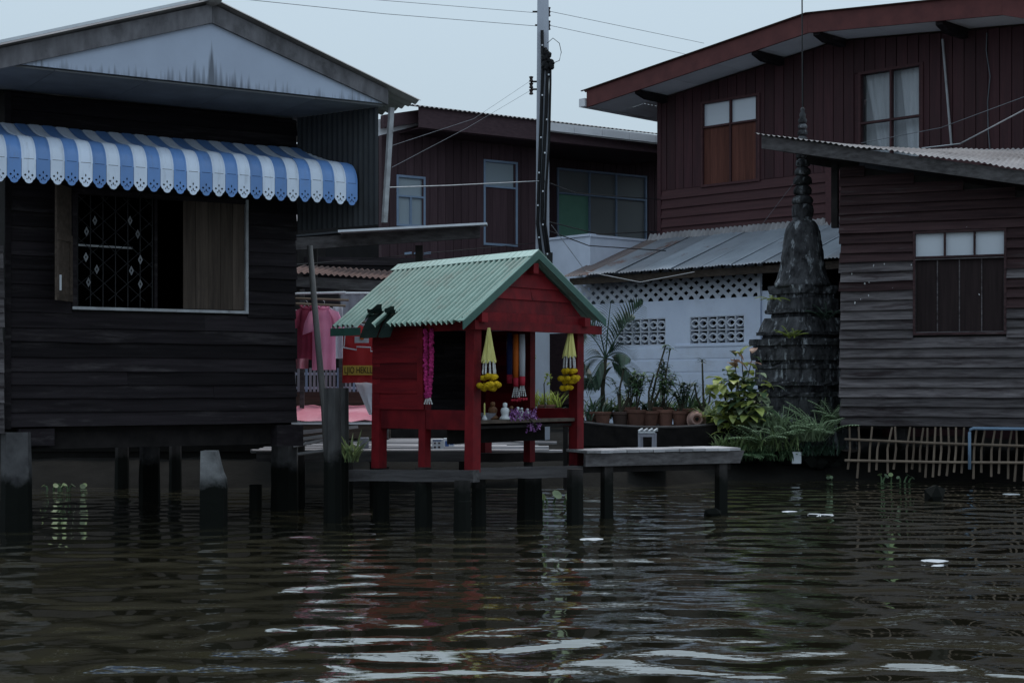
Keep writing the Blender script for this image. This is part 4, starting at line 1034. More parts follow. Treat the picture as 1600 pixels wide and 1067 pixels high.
for px in (468, 600):
    mb = MB(); mb.post(P(px, 690, 23.5), P(px, 446, 23.5), .09, .09); mb.build('post', m_dark2, s2)

# ------------------------------------------------------------------ centre house
CH = Frame((P(850, 500, 36).x, 36, 0), (1.479, 1, 0))
ch = thing('plank_house', 'brown upright plank house behind the utility pole with pale blue windows', 'house', CH.at(0, -2, .5))
ul = CH.hit(596, 300)[0]; um = CH.hit(857, 300)[0]; RD = -1.1; ur2 = CH.hit(1045, 300, RD)[0]
zt2 = CH.hit(840, 200)[1]-.25; zb2 = 3.6
w1 = (*CH.hit(619, 273), *CH.hit(664, 356)); w1 = (w1[0], w1[2], w1[3], w1[1])
w2 = (*CH.hit(755, 249), *CH.hit(808, 386)); w2 = (w2[0], w2[2], w2[3], w2[1])
w3 = (*CH.hit(870, 262, RD), *CH.hit(1010, 378, RD)); w3 = (w3[0], w3[2], w3[3]-.1, w3[1])
mb = MB(); wall_rects(mb, CH, ul, um, -.12, -.003, zb2-2.6, zt2, [w1, w2]); mb.fbox(CH, um-.06, um, -1.2, -.125, zb2-2.6, zt2); cw = mb.build('wall', m_brownboard, ch)
vert_wall(cw, CH, m_brownboard, ul, um+.01, lambda u: zb2, lambda u: zt2, .205, [w1, w2], d=0)
mb = MB(); wall_rects(mb, CH, um, ur2+1, RD-.12, RD-.003, zb2-2.6, zt2, [w3]); cw2 = mb.build('wall', m_brownboard, ch)
vert_wall(cw2, CH, m_brownboard, um, ur2+.6, lambda u: zb2, lambda u: zt2, .205, [w3], d=RD)
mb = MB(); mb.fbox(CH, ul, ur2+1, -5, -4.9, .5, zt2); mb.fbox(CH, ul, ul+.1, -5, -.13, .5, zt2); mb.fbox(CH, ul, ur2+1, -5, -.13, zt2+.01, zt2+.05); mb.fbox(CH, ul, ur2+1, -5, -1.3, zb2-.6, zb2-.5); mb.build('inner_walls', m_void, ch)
def window(parent, fr, h, d, mf, rows, fw_=.05, proud=.03, name='window'):
    """frame thing with panes: rows = list of (z0,z1 fraction, [(u0,u1,material)...])"""
    u0, u1, z0, z1 = h; mb = MB()
    for a, b_, c, e in ((u0, u1, z0, z0+fw_), (u0, u1, z1-fw_, z1), (u0, u0+fw_, z0+fw_, z1-fw_), (u1-fw_, u1, z0+fw_, z1-fw_)): mb.fbox(fr, a, b_, d-.08, d+proud, c, e)
    w_ = mb.build(name, mf, parent); iu0, iu1, iz0, iz1 = u0+fw_, u1-fw_, z0+fw_, z1-fw_
    for k, (a, b_, cells) in enumerate(rows):
        za, zb = iz0+(iz1-iz0)*a, iz0+(iz1-iz0)*b_
        if a > 0: mb = MB(); mb.fbox(fr, iu0, iu1, d-.07, d+proud*.8, za-fw_*.4, za+fw_*.4); mb.build('transom', mf, w_)
        for (p, q, mm) in cells:
            ua, ub = iu0+(iu1-iu0)*p, iu0+(iu1-iu0)*q
            if p > 0: mb = MB(); mb.fbox(fr, ua-fw_*.4, ua+fw_*.4, d-.065, d+proud*.7, za+fw_*.4 if a > 0 else za, zb-fw_*.4 if b_ < 1 else zb); mb.build('mullion', mf, w_)
            zz0, zz1 = (za+fw_*.4 if a > 0 else za), (zb-fw_*.4 if b_ < 1 else zb)
            ua2, ub2 = (ua+fw_*.4 if p > 0 else ua), (ub-fw_*.4 if q < 1 else ub)
            if mm == 'planks' or isinstance(mm, tuple):
                pm = mm[1]; n2 = mm[2]
                for i in range(n2):
                    wv_ = (ub2-ua2)/n2; board(w_, pm, fr.at(ua2+wv_*(i+1)-.002, d-.03, zz0), Z, -fr.u, zz1-zz0, wv_-.004, t1=.022, t2=.022, seg=2, jit=.001, name='shutter_plank')
            else:
                mb = MB(); mb.fbox(fr, ua2, ub2, d-.035, d-.025, zz0, zz1); mb.build('pane', mm, w_)
    return w_
window(ch, CH, w1, 0, m_bluetrim, [(0, .60, [(0, .5, m_frostlow), (.5, 1, m_frostlow)]), (.60, 1, [(0, 1, m_frostlow)])])
window(ch, CH, w2, 0, m_bluetrim, [(0, .70, [(0, 1, ('p', m_brownboard, 4))]), (.70, 1, [(0, 1, m_frostlow)])])
window(ch, CH, w3, RD, m_bluetrim, [(0, .66, [(0, .35, m_glassgreen), (.35, .66, m_glassdk), (.66, 1, m_glassdk)]), (.66, 1, [(0, .35, m_glassdk), (.35, .66, m_glassdk), (.66, 1, m_glassdk)])])
# eave: fascia, gutter, roof
fd = .9
fa, fb = CH.hit(668, 183, fd), CH.hit(843, 203, fd); zf = (fa[1]+fb[1])/2
fr0, fr1 = CH.hit(612, 170, fd)[0], CH.hit(1060, 215, fd)[0]; fm = CH.hit(846, 203, fd)[0]
mb = MB(); mb.fbox(CH, CH.hit(655, 180, fd)[0], fm, fd-.04, fd, zf-.24, zf+.2); mb.build('fascia', m_brownboard, ch)
mb = MB(); mb.fbox(CH, fm+.01, fr1, fd-.04, fd, zf-.24, zf-.02); mb.build('fascia', m_brownboard, ch)
n_ = 5
for i in range(n_):
    u0 = fm+.02+(fr1-fm-.02)*i/n_; u1 = fm+.02+(fr1-fm-.02)*(i+1)/n_-.015
    mb = MB(); mb.prism([(0,0)]*0 or [(u0, zf-.02), (u1, zf-.02), (u1, zf+.16), (u0, zf+.16)], CH, fd+.005, fd+.14); mb.build('gutter', m_soffit, ch)
ra = CH.at(CH.hit(640, 180, fd)[0], fd+.08, zf+.205); rb = CH.at(fr1, fd+.08, zf+.205)
mb = MB(); mb.corr(ra, rb-ra, -CH.n*4+Z*.82, .12, .016); mb.build('roof_sheet', m_fibre, ch, smooth=True)
mb = MB(); mb.fbox(CH, CH.hit(655, 190, fd)[0], fr1, RD-.1, fd-.045, zf-.26, zf-.245); mb.build('soffit', m_brownboard, ch)
# gable return at the left end
mb = MB(); a = CH.hit(612, 215, fd-.5); b_ = CH.hit(655, 197, fd-.5); mb.prism([(a[0]-.4, a[1]-.02), (b_[0], b_[1]+.02), (b_[0], b_[1]+.32), (a[0]-.4, a[1]+.34)], CH, fd-.6, fd-.5); mb.build('gable_soffit', m_soffit, ch)
mb = MB(); a = CH.hit(600, 200, fd-.3); b_ = CH.hit(668, 170, fd-.3); mb.prism([(a[0], a[1]), (b_[0], b_[1]-.28), (b_[0], b_[1]), (a[0], a[1]+.28)], CH, fd-.45, fd-.3); mb.build('barge_board', m_brownboard, ch)
# white parapet in front of the big window
pw = thing('parapet', 'white rendered balcony parapet below the green curtained window', 'parapet', P(940, 430, 33))
c0, c1, c2 = P(858, 374, 33.6), P(922, 371, 32.6), P(1030, 379, 34)
for a, b_ in ((c0, c1), (c1, c2)):
    d_ = (b_-a); d_.z = 0; nr = V(-d_.y, d_.x, 0).normalized()
    mb = MB(); mb.box(V(a.x, a.y, 2.6), d_, nr*.15, Z*((a.z+b_.z)/2-2.6)); mb.build('wall', m_bluewhite, pw)
    mb = MB(); mb.box(V(a.x, a.y, (a.z+b_.z)/2+.003)-nr*.03, d_, nr*.21, Z*.05); mb.build('coping', m_bluewhite, pw)

# ------------------------------------------------------------------ right two storey house
RB = Frame((P(1030, 400, 33.5).x, 33.5, 0), (1, -1, 0))
rh = thing('maroon_house', 'tall maroon plank house with pale soffits above the white wall', 'house', RB.at(4, -3, .5))
WLn = 9.6
ov = 1.0                                                      # roof overhang in front of the wall
e0 = RB.hit(917, 168, ov); rid = RB.hit(1262, 52, ov); rt0 = RB.hit(1262, 22, ov)
slp = (rid[1]-e0[1])/(rid[0]-e0[0])
kr = RB.hit(1566, 24, ov); slp2 = (kr[1]-rid[1])/(kr[0]-rid[0])
def soff(u):                                                  # underside of the roof above facade coordinate u
    return rid[1]-slp*(rid[0]-u) if u < rid[0] else rid[1]+slp2*(u-rid[0])
zsp = RB.hit(1100, 291)[1]                                    # where upright boards meet the lapped skirt
h1a, h1b = RB.hit(1097, 160), RB.hit(1189, 283); h2a, h2b = RB.hit(1343, 108), RB.hit(1444, 240)
W1 = (h1a[0], h1b[0], h1b[1], RB.hit(1142, 153)[1]); W2 = (h2a[0], h2b[0], h2b[1]-.1, RB.hit(1393, 106)[1])
mb = MB(); wall_rects(mb, RB, 0, WLn, -.12, -.003, .5, e0[1]-.05, [W1, W2])
mb.prism([(0, e0[1]-.051), (WLn, e0[1]-.051), (WLn, soff(WLn)), (rid[0], rid[1]), (0, soff(0))], RB, -.12, -.05)
mb.fbox(RB, 0, .1, -6, -.125, .5, soff(0)); mb.fbox(RB, -.5, WLn, -6.1, -6, .5, rid[1]+.1); mb.fbox(RB, .1, WLn, -6, -.13, 3.6, 3.7)
rw = mb.build('wall', m_maroon, rh)
vert_wall(rw, RB, m_maroon, 0, WLn, lambda u: zsp, lambda u: soff(u)-.02, .235, [W1, W2], t=.022, gap=.016)
lap_wall(rw, RB, m_maroonlap, 0, WLn, RB.hit(1100, 374)[1]-.5, zsp, .205, d=.0, t2=.04, jit=.006)
mb = MB(); mb.fbox(RB, -.02, .08, -.1, .045, 3.5, soff(0)-.03); mb.build('corner_board', m_maroon, rh)
u_, z_ = RB.hit(1300, 300)
mb = MB(); mb.fbox(RB, u_-.09, u_+.09, .045, .10, 3.5, RB.hit(1300, 240)[1]); mb.build('post', m_maroonlap, rh)
window(rh, RB, W1, 0, m_maroonlap, [(0, .71, [(0, .5, ('p', m_shutter, 4)), (.5, 1, ('p', m_shutter, 4))]), (.71, 1, [(0, .5, m_frost), (.5, 1, m_frost)])], fw_=.05, proud=.05)
w_ = window(rh, RB, W2, 0, m_maroonlap, [(0, .45, [(0, .5, m_glass), (.5, 1, m_glass)]), (.45, 1, [(0, .5, m_glass), (.5, 1, m_glass)])], fw_=.05, proud=.05)
# curtains behind the glass: two gathered panels on a pale blind
mb = MB(); mb.fbox(RB, W2[0]+.02, W2[1]-.02, -.24, -.22, W2[2], W2[3]); mb.build('blind', m_curtain, w_)
for sg in (0, 1):
    mb = MB(); vs = []; n1 = 18
    for j in range(9):
        q = j/8; wd_ = (W2[1]-W2[0])/2*(.92-.5*q if sg == 0 else .92-.35*q)
        for i in range(n1+1):
            f = i/n1; u0 = W2[0]+.04 if sg == 0 else (W2[0]+W2[1])/2+.06+((W2[1]-W2[0])/2-wd_)*.8
            vs.append(RB.at(u0+wd_*f+(.35*q if sg == 0 else 0), -.16+math.sin(f*26)*.02, W2[3]-.03-(W2[3]-W2[2]-.05)*q))
    mb.add(vs, [(j*(n1+1)+i, j*(n1+1)+i+1, (j+1)*(n1+1)+i+1, (j+1)*(n1+1)+i) for j in range(8) for i in range(n1)]); mb.build('curtain', m_curtain, w_, smooth=True)
# fascia boards
fh = rt0[1]-rid[1]
ue = e0[0]
mb = MB(); mb.prism([(ue, e0[1]), (rid[0], rid[1]), (rid[0], rid[1]+fh), (ue, e0[1]+fh)], RB, ov-.04, ov+.01); mb.build('barge_board', m_fasciared, rh)
mb = MB(); mb.prism([(rid[0]+.003, rid[1]), (kr[0], kr[1]), (kr[0], kr[1]+fh), (rid[0]+.003, rid[1]+fh)], RB, ov-.04, ov+.01); mb.build('barge_board', m_fasciared, rh)
kz = kr[1]-.32*(WLn+1.5-kr[0])
mb = MB(); mb.prism([(kr[0]+.003, kr[1]), (WLn+1.5, kz), (WLn+1.5, kz+fh), (kr[0]+.003, kr[1]+fh)], RB, ov-.04, ov+.01); mb.build('barge_board', m_fasciared, rh)
# soffit sheets between wall and barge board
def soffit_run(ua, ub, fz):
    n2 = max(1, round((ub-ua)/1.15))
    for i in range(n2):
        a, b_ = ua+(ub-ua)*i/n2, ua+(ub-ua)*(i+1)/n2-.012
        mb = MB(); mb.add([RB.at(a, -.04, fz(a)+.0), RB.at(b_, -.04, fz(b_)), RB.at(b_, ov-.045, fz(b_)), RB.at(a, ov-.045, fz(a)), RB.at(a, -.04, fz(a)+.02), RB.at(b_, -.04, fz(b_)+.02), RB.at(b_, ov-.045, fz(b_)+.02), RB.at(a, ov-.045, fz(a)+.02)],
                          [(0,3,2,1),(4,5,6,7),(0,1,5,4),(1,2,6,5),(2,3,7,6),(3,0,4,7)]); mb.build('soffit_panel', m_soffit, rh)
soffit_run(ue+.02, rid[0], lambda u: soff(u)+.03); soffit_run(rid[0], kr[0], lambda u: soff(u)+.03)
soffit_run(kr[0], WLn+1.4, lambda u: kr[1]-.32*(u-kr[0])+.03)
for i in range(3):
    a = ue+.02+(-ue-.12)*i/3; b_ = ue+.02+(-ue-.12)*(i+1)/3-.012
    mb = MB(); mb.add([RB.at(a, -5, soff(a)+.03), RB.at(b_, -5, soff(b_)+.03), RB.at(b_, -.045, soff(b_)+.03), RB.at(a, -.045, soff(a)+.03)], [(0,1,2,3)]); 
    mb.build('soffit_panel', m_soffit, rh)
# purlin ends carrying the overhang
for u0, drop in ((RB.hit(1040, 160)[0], .13), (RB.hit(1222, 80)[0], .14), (RB.hit(1318, 48)[0], .13), (RB.hit(1508, 35)[0], .16)):
    zz = soff(u0); mb = MB(); vs = []
    for uu in (u0-.07, u0+.07):
        vs += [RB.at(uu, -.1, zz+.02), RB.at(uu, ov-.05, zz+.02), RB.at(uu, ov-.06, zz-drop*.35), RB.at(uu, ov-.35, zz-drop), RB.at(uu, -.1, zz-drop)]
    mb.add(vs, [(0,1,2,3,4), (9,8,7,6,5)]+[(i, 5+i, 5+(i+1) % 5, (i+1) % 5) for i in range(5)]); mb.build('purlin', m_dark, rh)
# roof
e_ = RB.at(ue-.12, ov+.08, e0[1]+fh-.12*slp+.015); r_ = RB.at(rid[0], ov+.08, rid[1]+fh+.015)
mb = MB(); mb.corr(e_, -RB.n*7, r_-e_, .13, .02); mb.build('roof_sheet', m_rust, rh, smooth=True)
k_ = RB.at(kr[0], ov+.08, kr[1]+fh+.015); mb = MB(); mb.corr(r_, -RB.n*7, k_-r_, .13, .02); mb.build('roof_sheet', m_rust, rh, smooth=True)
x_ = RB.at(WLn+1.6, ov+.08, kz+fh+.0); mb = MB(); mb.corr(k_, -RB.n*7, x_-k_, .13, .02); mb.build('roof_sheet', m_rust, rh, smooth=True)
mb = MB(); gq = Frame(RB.at(ue-.02, ov+.05, 0), -RB.n)
mb.prism([(0, 0), (0, 0)][:0] or [(0, e0[1]+.02), (6, e0[1]+.02), (6, e0[1]+.20), (0, e0[1]+.20)], Frame(RB.at(ue-.02, ov+.05, 0), -RB.n, -RB.u), .0, .17); mb.build('gutter', m_soffit, rh)
mb = MB(); a = RB.hit(1473, 62, .06); b_ = RB.hit(1487, 228, .06); mb.tube([RB.at(a[0], .07, a[1]), RB.at(b_[0], .07, b_[1])], .022, 6); tag(mb.build('drain_pipe', m_wirepale, None, origin=RB.at(a[0], .07, b_[1])), 'thin white pipe down the maroon house right of its curtained window', 'pipe')
mb = MB(); pts = [RB.at(*((q := RB.hit(x, y, .06))[0], .06, q[1])) for x, y in ((1542, 52), (1541, 80), (1547, 120), (1543, 160), (1544, 205), (1548, 246))]
mb.tube(pts, .011, 5); tag(mb.build('loose_cable', m_wiregrey, None, origin=pts[-1]), 'loose grey cable hanging down the maroon house near the right edge', 'cable')

# ------------------------------------------------------------------ white block wall with tin lean-to
ww = thing('white_outbuilding', 'whitewashed block outbuilding with lattice and patched tin roof', 'outbuilding', RB.at(3, 1.5, .6))
WD = 2.0
u0w = RB.hit(893, 500, WD)[0]; u1w = RB.hit(1188, 500, WD)[0]; u2w = u1w+1.5
zl0 = RB.hit(1000, 472, WD)[1]; zl1 = RB.hit(1000, 425, WD)[1]
v1 = (*RB.hit(962, 502, WD), *RB.hit(1040, 541, WD)); v1 = (v1[0], v1[2], v1[3], v1[1])
v2 = (*RB.hit(1078, 493, WD), *RB.hit(1163, 533, WD)); v2 = (v2[0], v2[2], v2[3], v2[1])
zm = (v1[2]+v2[2])/2; zM = (v1[3]+v2[3])/2; v1 = (v1[0], v1[1], zm, zM); v2 = (v2[0], v2[1], zm, zM)
mb = MB(); wall_rects(mb, RB, u0w, u1w, WD-.14, WD, .45, zl0, [v1, v2]); wwall = mb.build('wall', m_wall, ww)
mb = MB(); mb.fbox(RB, u1w+.004, u2w, WD-.2, WD-.04, .45, zl0+.1); mb.build('wall', m_wall, ww)
mb = MB(); mb.fbox(RB, u0w, u0w+.1, 0.1, WD-.145, .45, zl0); mb.build('wall', m_wall, ww)
for zz in (zm-.06, zm-.32, zm-.58, zm-.84, zm-1.1):
    mb = MB(); mb.fbox(RB, u0w+.01, u1w-.01, WD+.0, WD+.006, zz-.22, zz); mb.build('block_course', m_wall, wwall)
mb = MB(); mb.fbox(RB, v1[1]+.25, u1w-.01, WD+.0, WD+.02, zm-.055, zm-.01); mb.build('ledge', m_wall, wwall)
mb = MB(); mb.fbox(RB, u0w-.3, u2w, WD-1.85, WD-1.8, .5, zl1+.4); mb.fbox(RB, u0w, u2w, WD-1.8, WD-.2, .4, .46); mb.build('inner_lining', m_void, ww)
# vent blocks: frame, two leaf shaped rings, cross bar
def vent_mesh(w, h):
    mb = MB(); fr = Frame((0,0,0), (1,0,0)); t = .012
    for a, b_, c, e in ((0, w, 0, t), (0, w, h-t, h), (0, t, t, h-t), (w-t, w, t, h-t)): mb.fbox(fr, a, b_, -.1, 0, c, e)
    mb.fbox(fr, w/2-.011, w/2+.011, -.1, -.002, t, h-t)
    for cx in (w*.5,):
        for sg in (-1, 1):
            n_ = 10; pts_o = []; pts_i = []
            for i in range(n_+1):
                f = i/n_; x = t+(w-2*t)*f; zc = h/2+sg*(h*.27)*math.sin(f*math.pi*2 if False else (f*2 % 1.0000001)*math.pi)
                pts_o.append((x, zc+.017)); pts_i.append((x, zc-.017))
            for i in range(n_):
                a, b_, c, e = pts_i[i], pts_i[i+1], pts_o[i+1], pts_o[i]
                mb.prism([a, b_, c, e], fr, -.1, -.004)
    me = bpy.data.meshes.new('vent_block'); me.from_pydata([tuple(v) for v in mb.v], [], mb.f); me.materials.append(m_vent); return me
for v in (v1, v2):
    bw, bh = (v[1]-v[0])/3, (v[3]-v[2])/2; vm_ = vent_mesh(bw-.006, bh-.006)
    for i in range(3):
        for j in range(2):
            M = Matrix.Translation(RB.at(v[0]+bw*i+.003, WD-.003, v[2]+bh*j+.003)) @ Matrix((RB.u, -RB.n, Z)).transposed().to_4x4()
            link(bpy.data.objects.new('vent_block', vm_), ww, M)
# lattice
lat_top, lat_bot = zl1+.05, zl0
hgt = lat_top-lat_bot; st = .26; dx = hgt*1.35
for sg, dd in ((1, .0), (-1, .014)):
    u = u0w-dx
    while u < u1w+dx:
        ua, ub = (u, u+dx) if sg > 0 else (u+dx, u)
        p0, p1 = [ua, lat_bot], [ub, lat_top]
        # clip to the opening
        t0, t1 = 0, 1
        for lim, sgn2 in ((u0w, 1), (u1w, -1)):
            du = ub-ua; f = (lim-ua)/du
            inside0 = (ua-lim)*sgn2 >= 0; inside1 = (ub-lim)*sgn2 >= 0
            if not inside0 and not inside1: t0, t1 = 1, 0
            elif not inside0: t0 = max(t0, f)
            elif not inside1: t1 = min(t1, f)
        if t1-t0 > .08:
            a = RB.at(ua+(ub-ua)*t0, WD-.05+dd, lat_bot+hgt*t0); b_ = RB.at(ua+(ub-ua)*t1, WD-.05+dd, lat_bot+hgt*t1)
            d_ = (b_-a).normalized(); pr_ = RB.n.cross(d_).normalized()
            mb = MB(); mb.box(a-pr_*.04, b_-a, RB.n*.012, pr_*.08); mb.build('lattice_slat', m_vent, ww)
        u += st
mb = MB(); mb.fbox(RB, u1w-.06, u1w, WD-.06, WD+.01, zl0+.002, lat_top); mb.build('lattice_post', m_vent, ww)
# roof: patched corrugated sheets, each its own part
rx0 = RB.hit(880, 440, 2.45)[0]; rx1 = RB.hit(1330, 395, 2.45)[0]; rz0 = (RB.hit(900, 437, 2.45)[1]+RB.hit(1300, 400, 2.45)[1])/2; rz1 = RB.hit(1100, 368, .1)[1]
mb = MB(); mb.fbox(RB, rx0+.1, rx1, 2.28, 2.36, rz0-.16, rz0-.02); mb.build('eave_beam', m_rawwood, ww)
u = rx0; k = 0
tins = [mat('old tin tone %s' % nm, c, tuple(x*.75 for x in c), rough=.5, scale=(1.3,1.3,1.3), rnd=.05, bump=.05, metal=.25, c3=(.16,.085,.065), c3lo=lo, c3hi=lo+.12, c3scale=(.9,.9,.9)) for nm, c, lo in (('rust brown', (.20,.165,.165), .54), ('dull', (.25,.27,.31), .58), ('bluish', (.34,.38,.44), .60), ('plain', (.30,.33,.38), .62))]
order = [0, 1, 1, 2, 3, 2, 2, 3, 2, 3, 2, 2, 3, 2]
while u < rx1-.05:
    w = min(.72, rx1-u); over = .03*(k % 2)
    a = RB.at(u, 2.5+random.uniform(-.04,.04), rz0+.02+over*.3); ln = RB.at(u+.0, .02, rz1)-RB.at(u, 2.5, rz0)
    if k == 0: pass
    mb = MB(); mb.corr(a, RB.u*(w+.06), ln, .076, .012, rows=3, sag=.02); mb.build('tin_sheet', tins[order[k % len(order)]], ww, smooth=True); u += w; k += 1
mb = MB(); a = RB.at(RB.hit(1010, 372, .15)[0], .12, rz1-.02); mb.corr(a, RB.u*7.5, V(0,0,.16)-RB.n*.08, .12, .02, rows=2, sag=.02); mb.build('roof_flashing', m_fibre, ww)

# ------------------------------------------------------------------ right water house, weathered clapboard
RF = Frame((P(1313, 600, 24).x, 24, 0), (2.333, -1, 0))
rf = thing('clapboard_house', 'small weathered clapboard house on the water at the right edge', 'house', RF.at(1.5, -1.5, 0))
zb = RF.hit(1400, 665)[1]; LnF = 4.2
rk0 = RF.hit(1190, 232, .55); rk1 = RF.hit(1600, 289, .55); sl_f = (rk1[1]-rk0[1])/(rk1[0]-rk0[0])
def rake(u): return rk0[1]+sl_f*(u-rk0[0])
wa, wb = RF.hit(1427, 366), RF.hit(1573, 522)
WF = (wa[0], wb[0], wb[1], (RF.hit(1427, 364)[1]+RF.hit(1572, 355)[1])/2)
mb = MB(); wall_rects(mb, RF, .02, LnF, -.12, -.003, zb, rake(LnF)-.05, [WF])
mb.prism([(.02, rake(LnF)-.049), (LnF, rake(LnF)-.049), (.02, rake(.02)-.02)], RF, -.12, -.003)
mb.fbox(RF, .02, .1, -2.6, -.125, zb, rake(0)-.4); mb.fbox(RF, .02, LnF, -2.7, -2.6, zb, rake(LnF)-.3); mb.fbox(RF, .02, LnF, -2.6, -.13, zb-.05, zb+.01)
fwl = mb.build('wall', m_dark2, rf)
zred = RF.hit(1340, 408)[1]
def fmat(z, u):
    if z > zred: return m_redboard
    if z > zred-.55 and random.random() < .3: return m_redboard
    if u > WF[1] and z > RF.hit(1590, 485)[1]: return m_redboard if random.random() < .8 else m_greyboard
    return m_greyboard
z = zb; hole_f = WF
# rows clipped by the sloping rake
while z < rake(0)-.1:
    h = .149*random.uniform(.95, 1.05); zc = z+h/2
    uend = LnF if zc+h < rake(LnF) else max(.1, rk0[0]+(zc+.08-rk0[1])/sl_f)
    ivs = [(0+random.uniform(-.02,.015), min(LnF, uend))]
    if WF[2] < zc < WF[3]: ivs = [(ivs[0][0], WF[0]), (WF[1], ivs[0][1])]
    for a, b_ in ivs:
        if b_-a > .05: board(fwl, fmat(zc, (a+b_)/2), RF.at(a, 0, z), RF.u, Z, b_-a, h+.012, t2=.058*random.uniform(.8,1.2), seg=max(2, min(7, int((b_-a)/.4))), jit=.014)
    z += h
# window with three panes over four shutter leaves
w_ = window(rf, RF, WF, 0, m_redboard, [(0, .74, [(0, 1, ('p', m_shutterdk, 4))]), (.76, 1, [(0, .335, m_frost), (.335, .67, m_frost), (.67, 1, m_frost)])], fw_=.035, proud=.05)
iu0, iu1 = WF[0]+.035, WF[1]-.035; zt_ = WF[2]+.035+(WF[3]-WF[2]-.07)*.74
for i in range(5):
    u = iu0+(iu1-iu0)*i/4; mb = MB(); mb.fbox(RF, u-.008, u+.008, -.006, .008, WF[2]+.04, zt_-.02); mb.build('leaf_edge', m_greyboard, w_)
mb = MB(); mb.fbox(RF, iu0, iu1, -.005, .007, WF[2]+.037, WF[2]+.05); mb.fbox(RF, iu0, iu1, -.005, .052, zt_-.012, zt_+.004); mb.build('leaf_edge', m_greyboard, w_)
# roof with rake board
mb = MB(); ua, ub = rk0[0], rk1[0]+1.3
mb.prism([(ua, rake(ua)), (ub, rake(ub)), (ub, rake(ub)+.20), (ua, rake(ua)+.20)], RF, .50, .555); mb.build('rake_board', m_greywood, rf)
mb = MB(); a = RF.at(ua-.10, .62, rake(ua)+.235); b_ = RF.at(ub, .62, rake(ub)+.235)
back = RF.at(ua-.10, -2.9, rake(ua)+.36)-a; back2 = V(back.x, back.y, .95)
n1 = int((b_-a).length/.085*6); vs = []
bands = [0, .3, .3, .62, .62, 1.0]
for j, q in enumerate(bands):
    for i in range(n1+1):
        f = i/n1; lift = .22+.75*f
        vs.append(a.lerp(b_, f)+V(back.x*q, back.y*q, lift*q+(.02 if j % 2 and j < 5 else (-.0 if j else 0)))+Z*(math.sin(2*math.pi*i/6)*.012+noise.noise(V(f*9, q*4, 2))*.03))
mb.add(vs, [(j*(n1+1)+i, j*(n1+1)+i+1, (j+1)*(n1+1)+i+1, (j+1)*(n1+1)+i) for j in range(len(bands)-1) for i in range(n1)]); mb.build('roof_sheet', m_fibre, rf, smooth=True)
mb = MB(); a0 = RF.at(ua+.1, .49, rake(ua+.1)+.18); mb.add([RF.at(ua+.1, .49, rake(ua+.1)+.19), RF.at(ub, .49, rake(ub)+.19), RF.at(ub, -2.6, rake(ub)+.19), RF.at(ua+.1, -2.6, rake(ua+.1)+.19)], [(0,1,2,3)]); mb.build('roof_lining', m_dark2, rf)
for dd in (.35, -1.0):
    mb = MB(); mb.prism([(ua+.2, rake(ua+.2)+.02), (.1, rake(.1)-.0), (.1, rake(.1)+.17), (ua+.2, rake(ua+.2)+.17)], RF, dd-.06, dd); mb.build('rafter', m_dark2, rf)
mb = MB(); u_ = RF.hit(1301, 400, -.05)[0]; mb.fbox(RF, u_-.03, u_+.07, -.2, -.08, RF.hit(1301, 356, -.1)[1], rake(u_)-.0); mb.build('corner_post', m_dark2, rf)
# specks of bird dropping
t = rf
for px, py in ((1365,415),(1382,413),(1351,443),(1395,450),(1357,462),(1345,468),(1331,428),(1424,414),(1511,355),(1530,460),(1336,473),(1358,440)):
    q = RF.hit(px, py, .04); mb = MB(); mb.blob(RF.at(q[0], .042, q[1]), .016, .4, (.7,.35,random.uniform(.8,1.6))); mb.build('speck', m_dropping, t)
# under-house piles and bamboo screen
for i, px in enumerate((1410, 1530, 1600)):
    lab = ('pale pile behind the bamboo screen below the clapboard house', 'dark pile behind the bamboo screen below the shuttered window', 'dark pile under the clapboard house at the right edge')[i]
    pile('house_pile', lab, px, 664, 747, 20, m_concrete if i == 0 else m_pile)
bf = thing('bamboo_screen', 'low bamboo stake screen along the water under the clapboard house', 'fence', RF.at(1.2, .05, 0))
i = 0; u = RF.hit(1327, 690, .12)[0]; uE = RF.hit(1640, 690, .12)[0]
while u < uE:
    lean = random.uniform(-.05, .05); zt = RF.hit(1400, 666)[1]-random.uniform(0, .02) if i not in (3,) else .62
    mb = MB(); mb.tube([RF.at(u+lean*.5-.02, .06, .16+random.uniform(-.12,.05)), RF.at(u, .06+.005, .5), RF.at(u+lean+.02, .06, zt)], [.019, .018, .015], 6); mb.build('stake', m_bamboo, bf); u += .125*random.uniform(.75, 1.3); i += 1
for z0, z1, dd in ((RF.hit(1325, 686, .1)[1], RF.hit(1600, 697, .1)[1], .10), (RF.hit(1325, 719, .1)[1], RF.hit(1600, 722, .1)[1], .10)):
    a, b_ = RF.hit(1320, 690, .1)[0], RF.hit(1640, 690, .1)[0]
    mb = MB(); mb.tube([RF.at(a, dd, z0), RF.at((a+b_)/2, dd+.01, (z0+z1)/2-.01), RF.at(b_, dd, z1)], .021, 6); mb.build('rail', m_bamboo, bf)
q0, q1 = RF.hit(1515, 669, .14), RF.hit(1660, 669, .14)
mb = MB(); mb.tube([RF.at(q1[0], .14, q0[1]), RF.at(q0[0]+.05, .14, q0[1]), RF.at(q0[0]+.01, .14, q0[1]-.02), RF.at(q0[0], .14, q0[1]-.06), RF.at(q0[0], .14, .22)], .024, 8)
tag(mb.build('water_pipe', m_pvc, None, origin=RF.at(q0[0], .14, 0), smooth=True), 'blue plastic water pipe below the clapboard house', 'pipe')

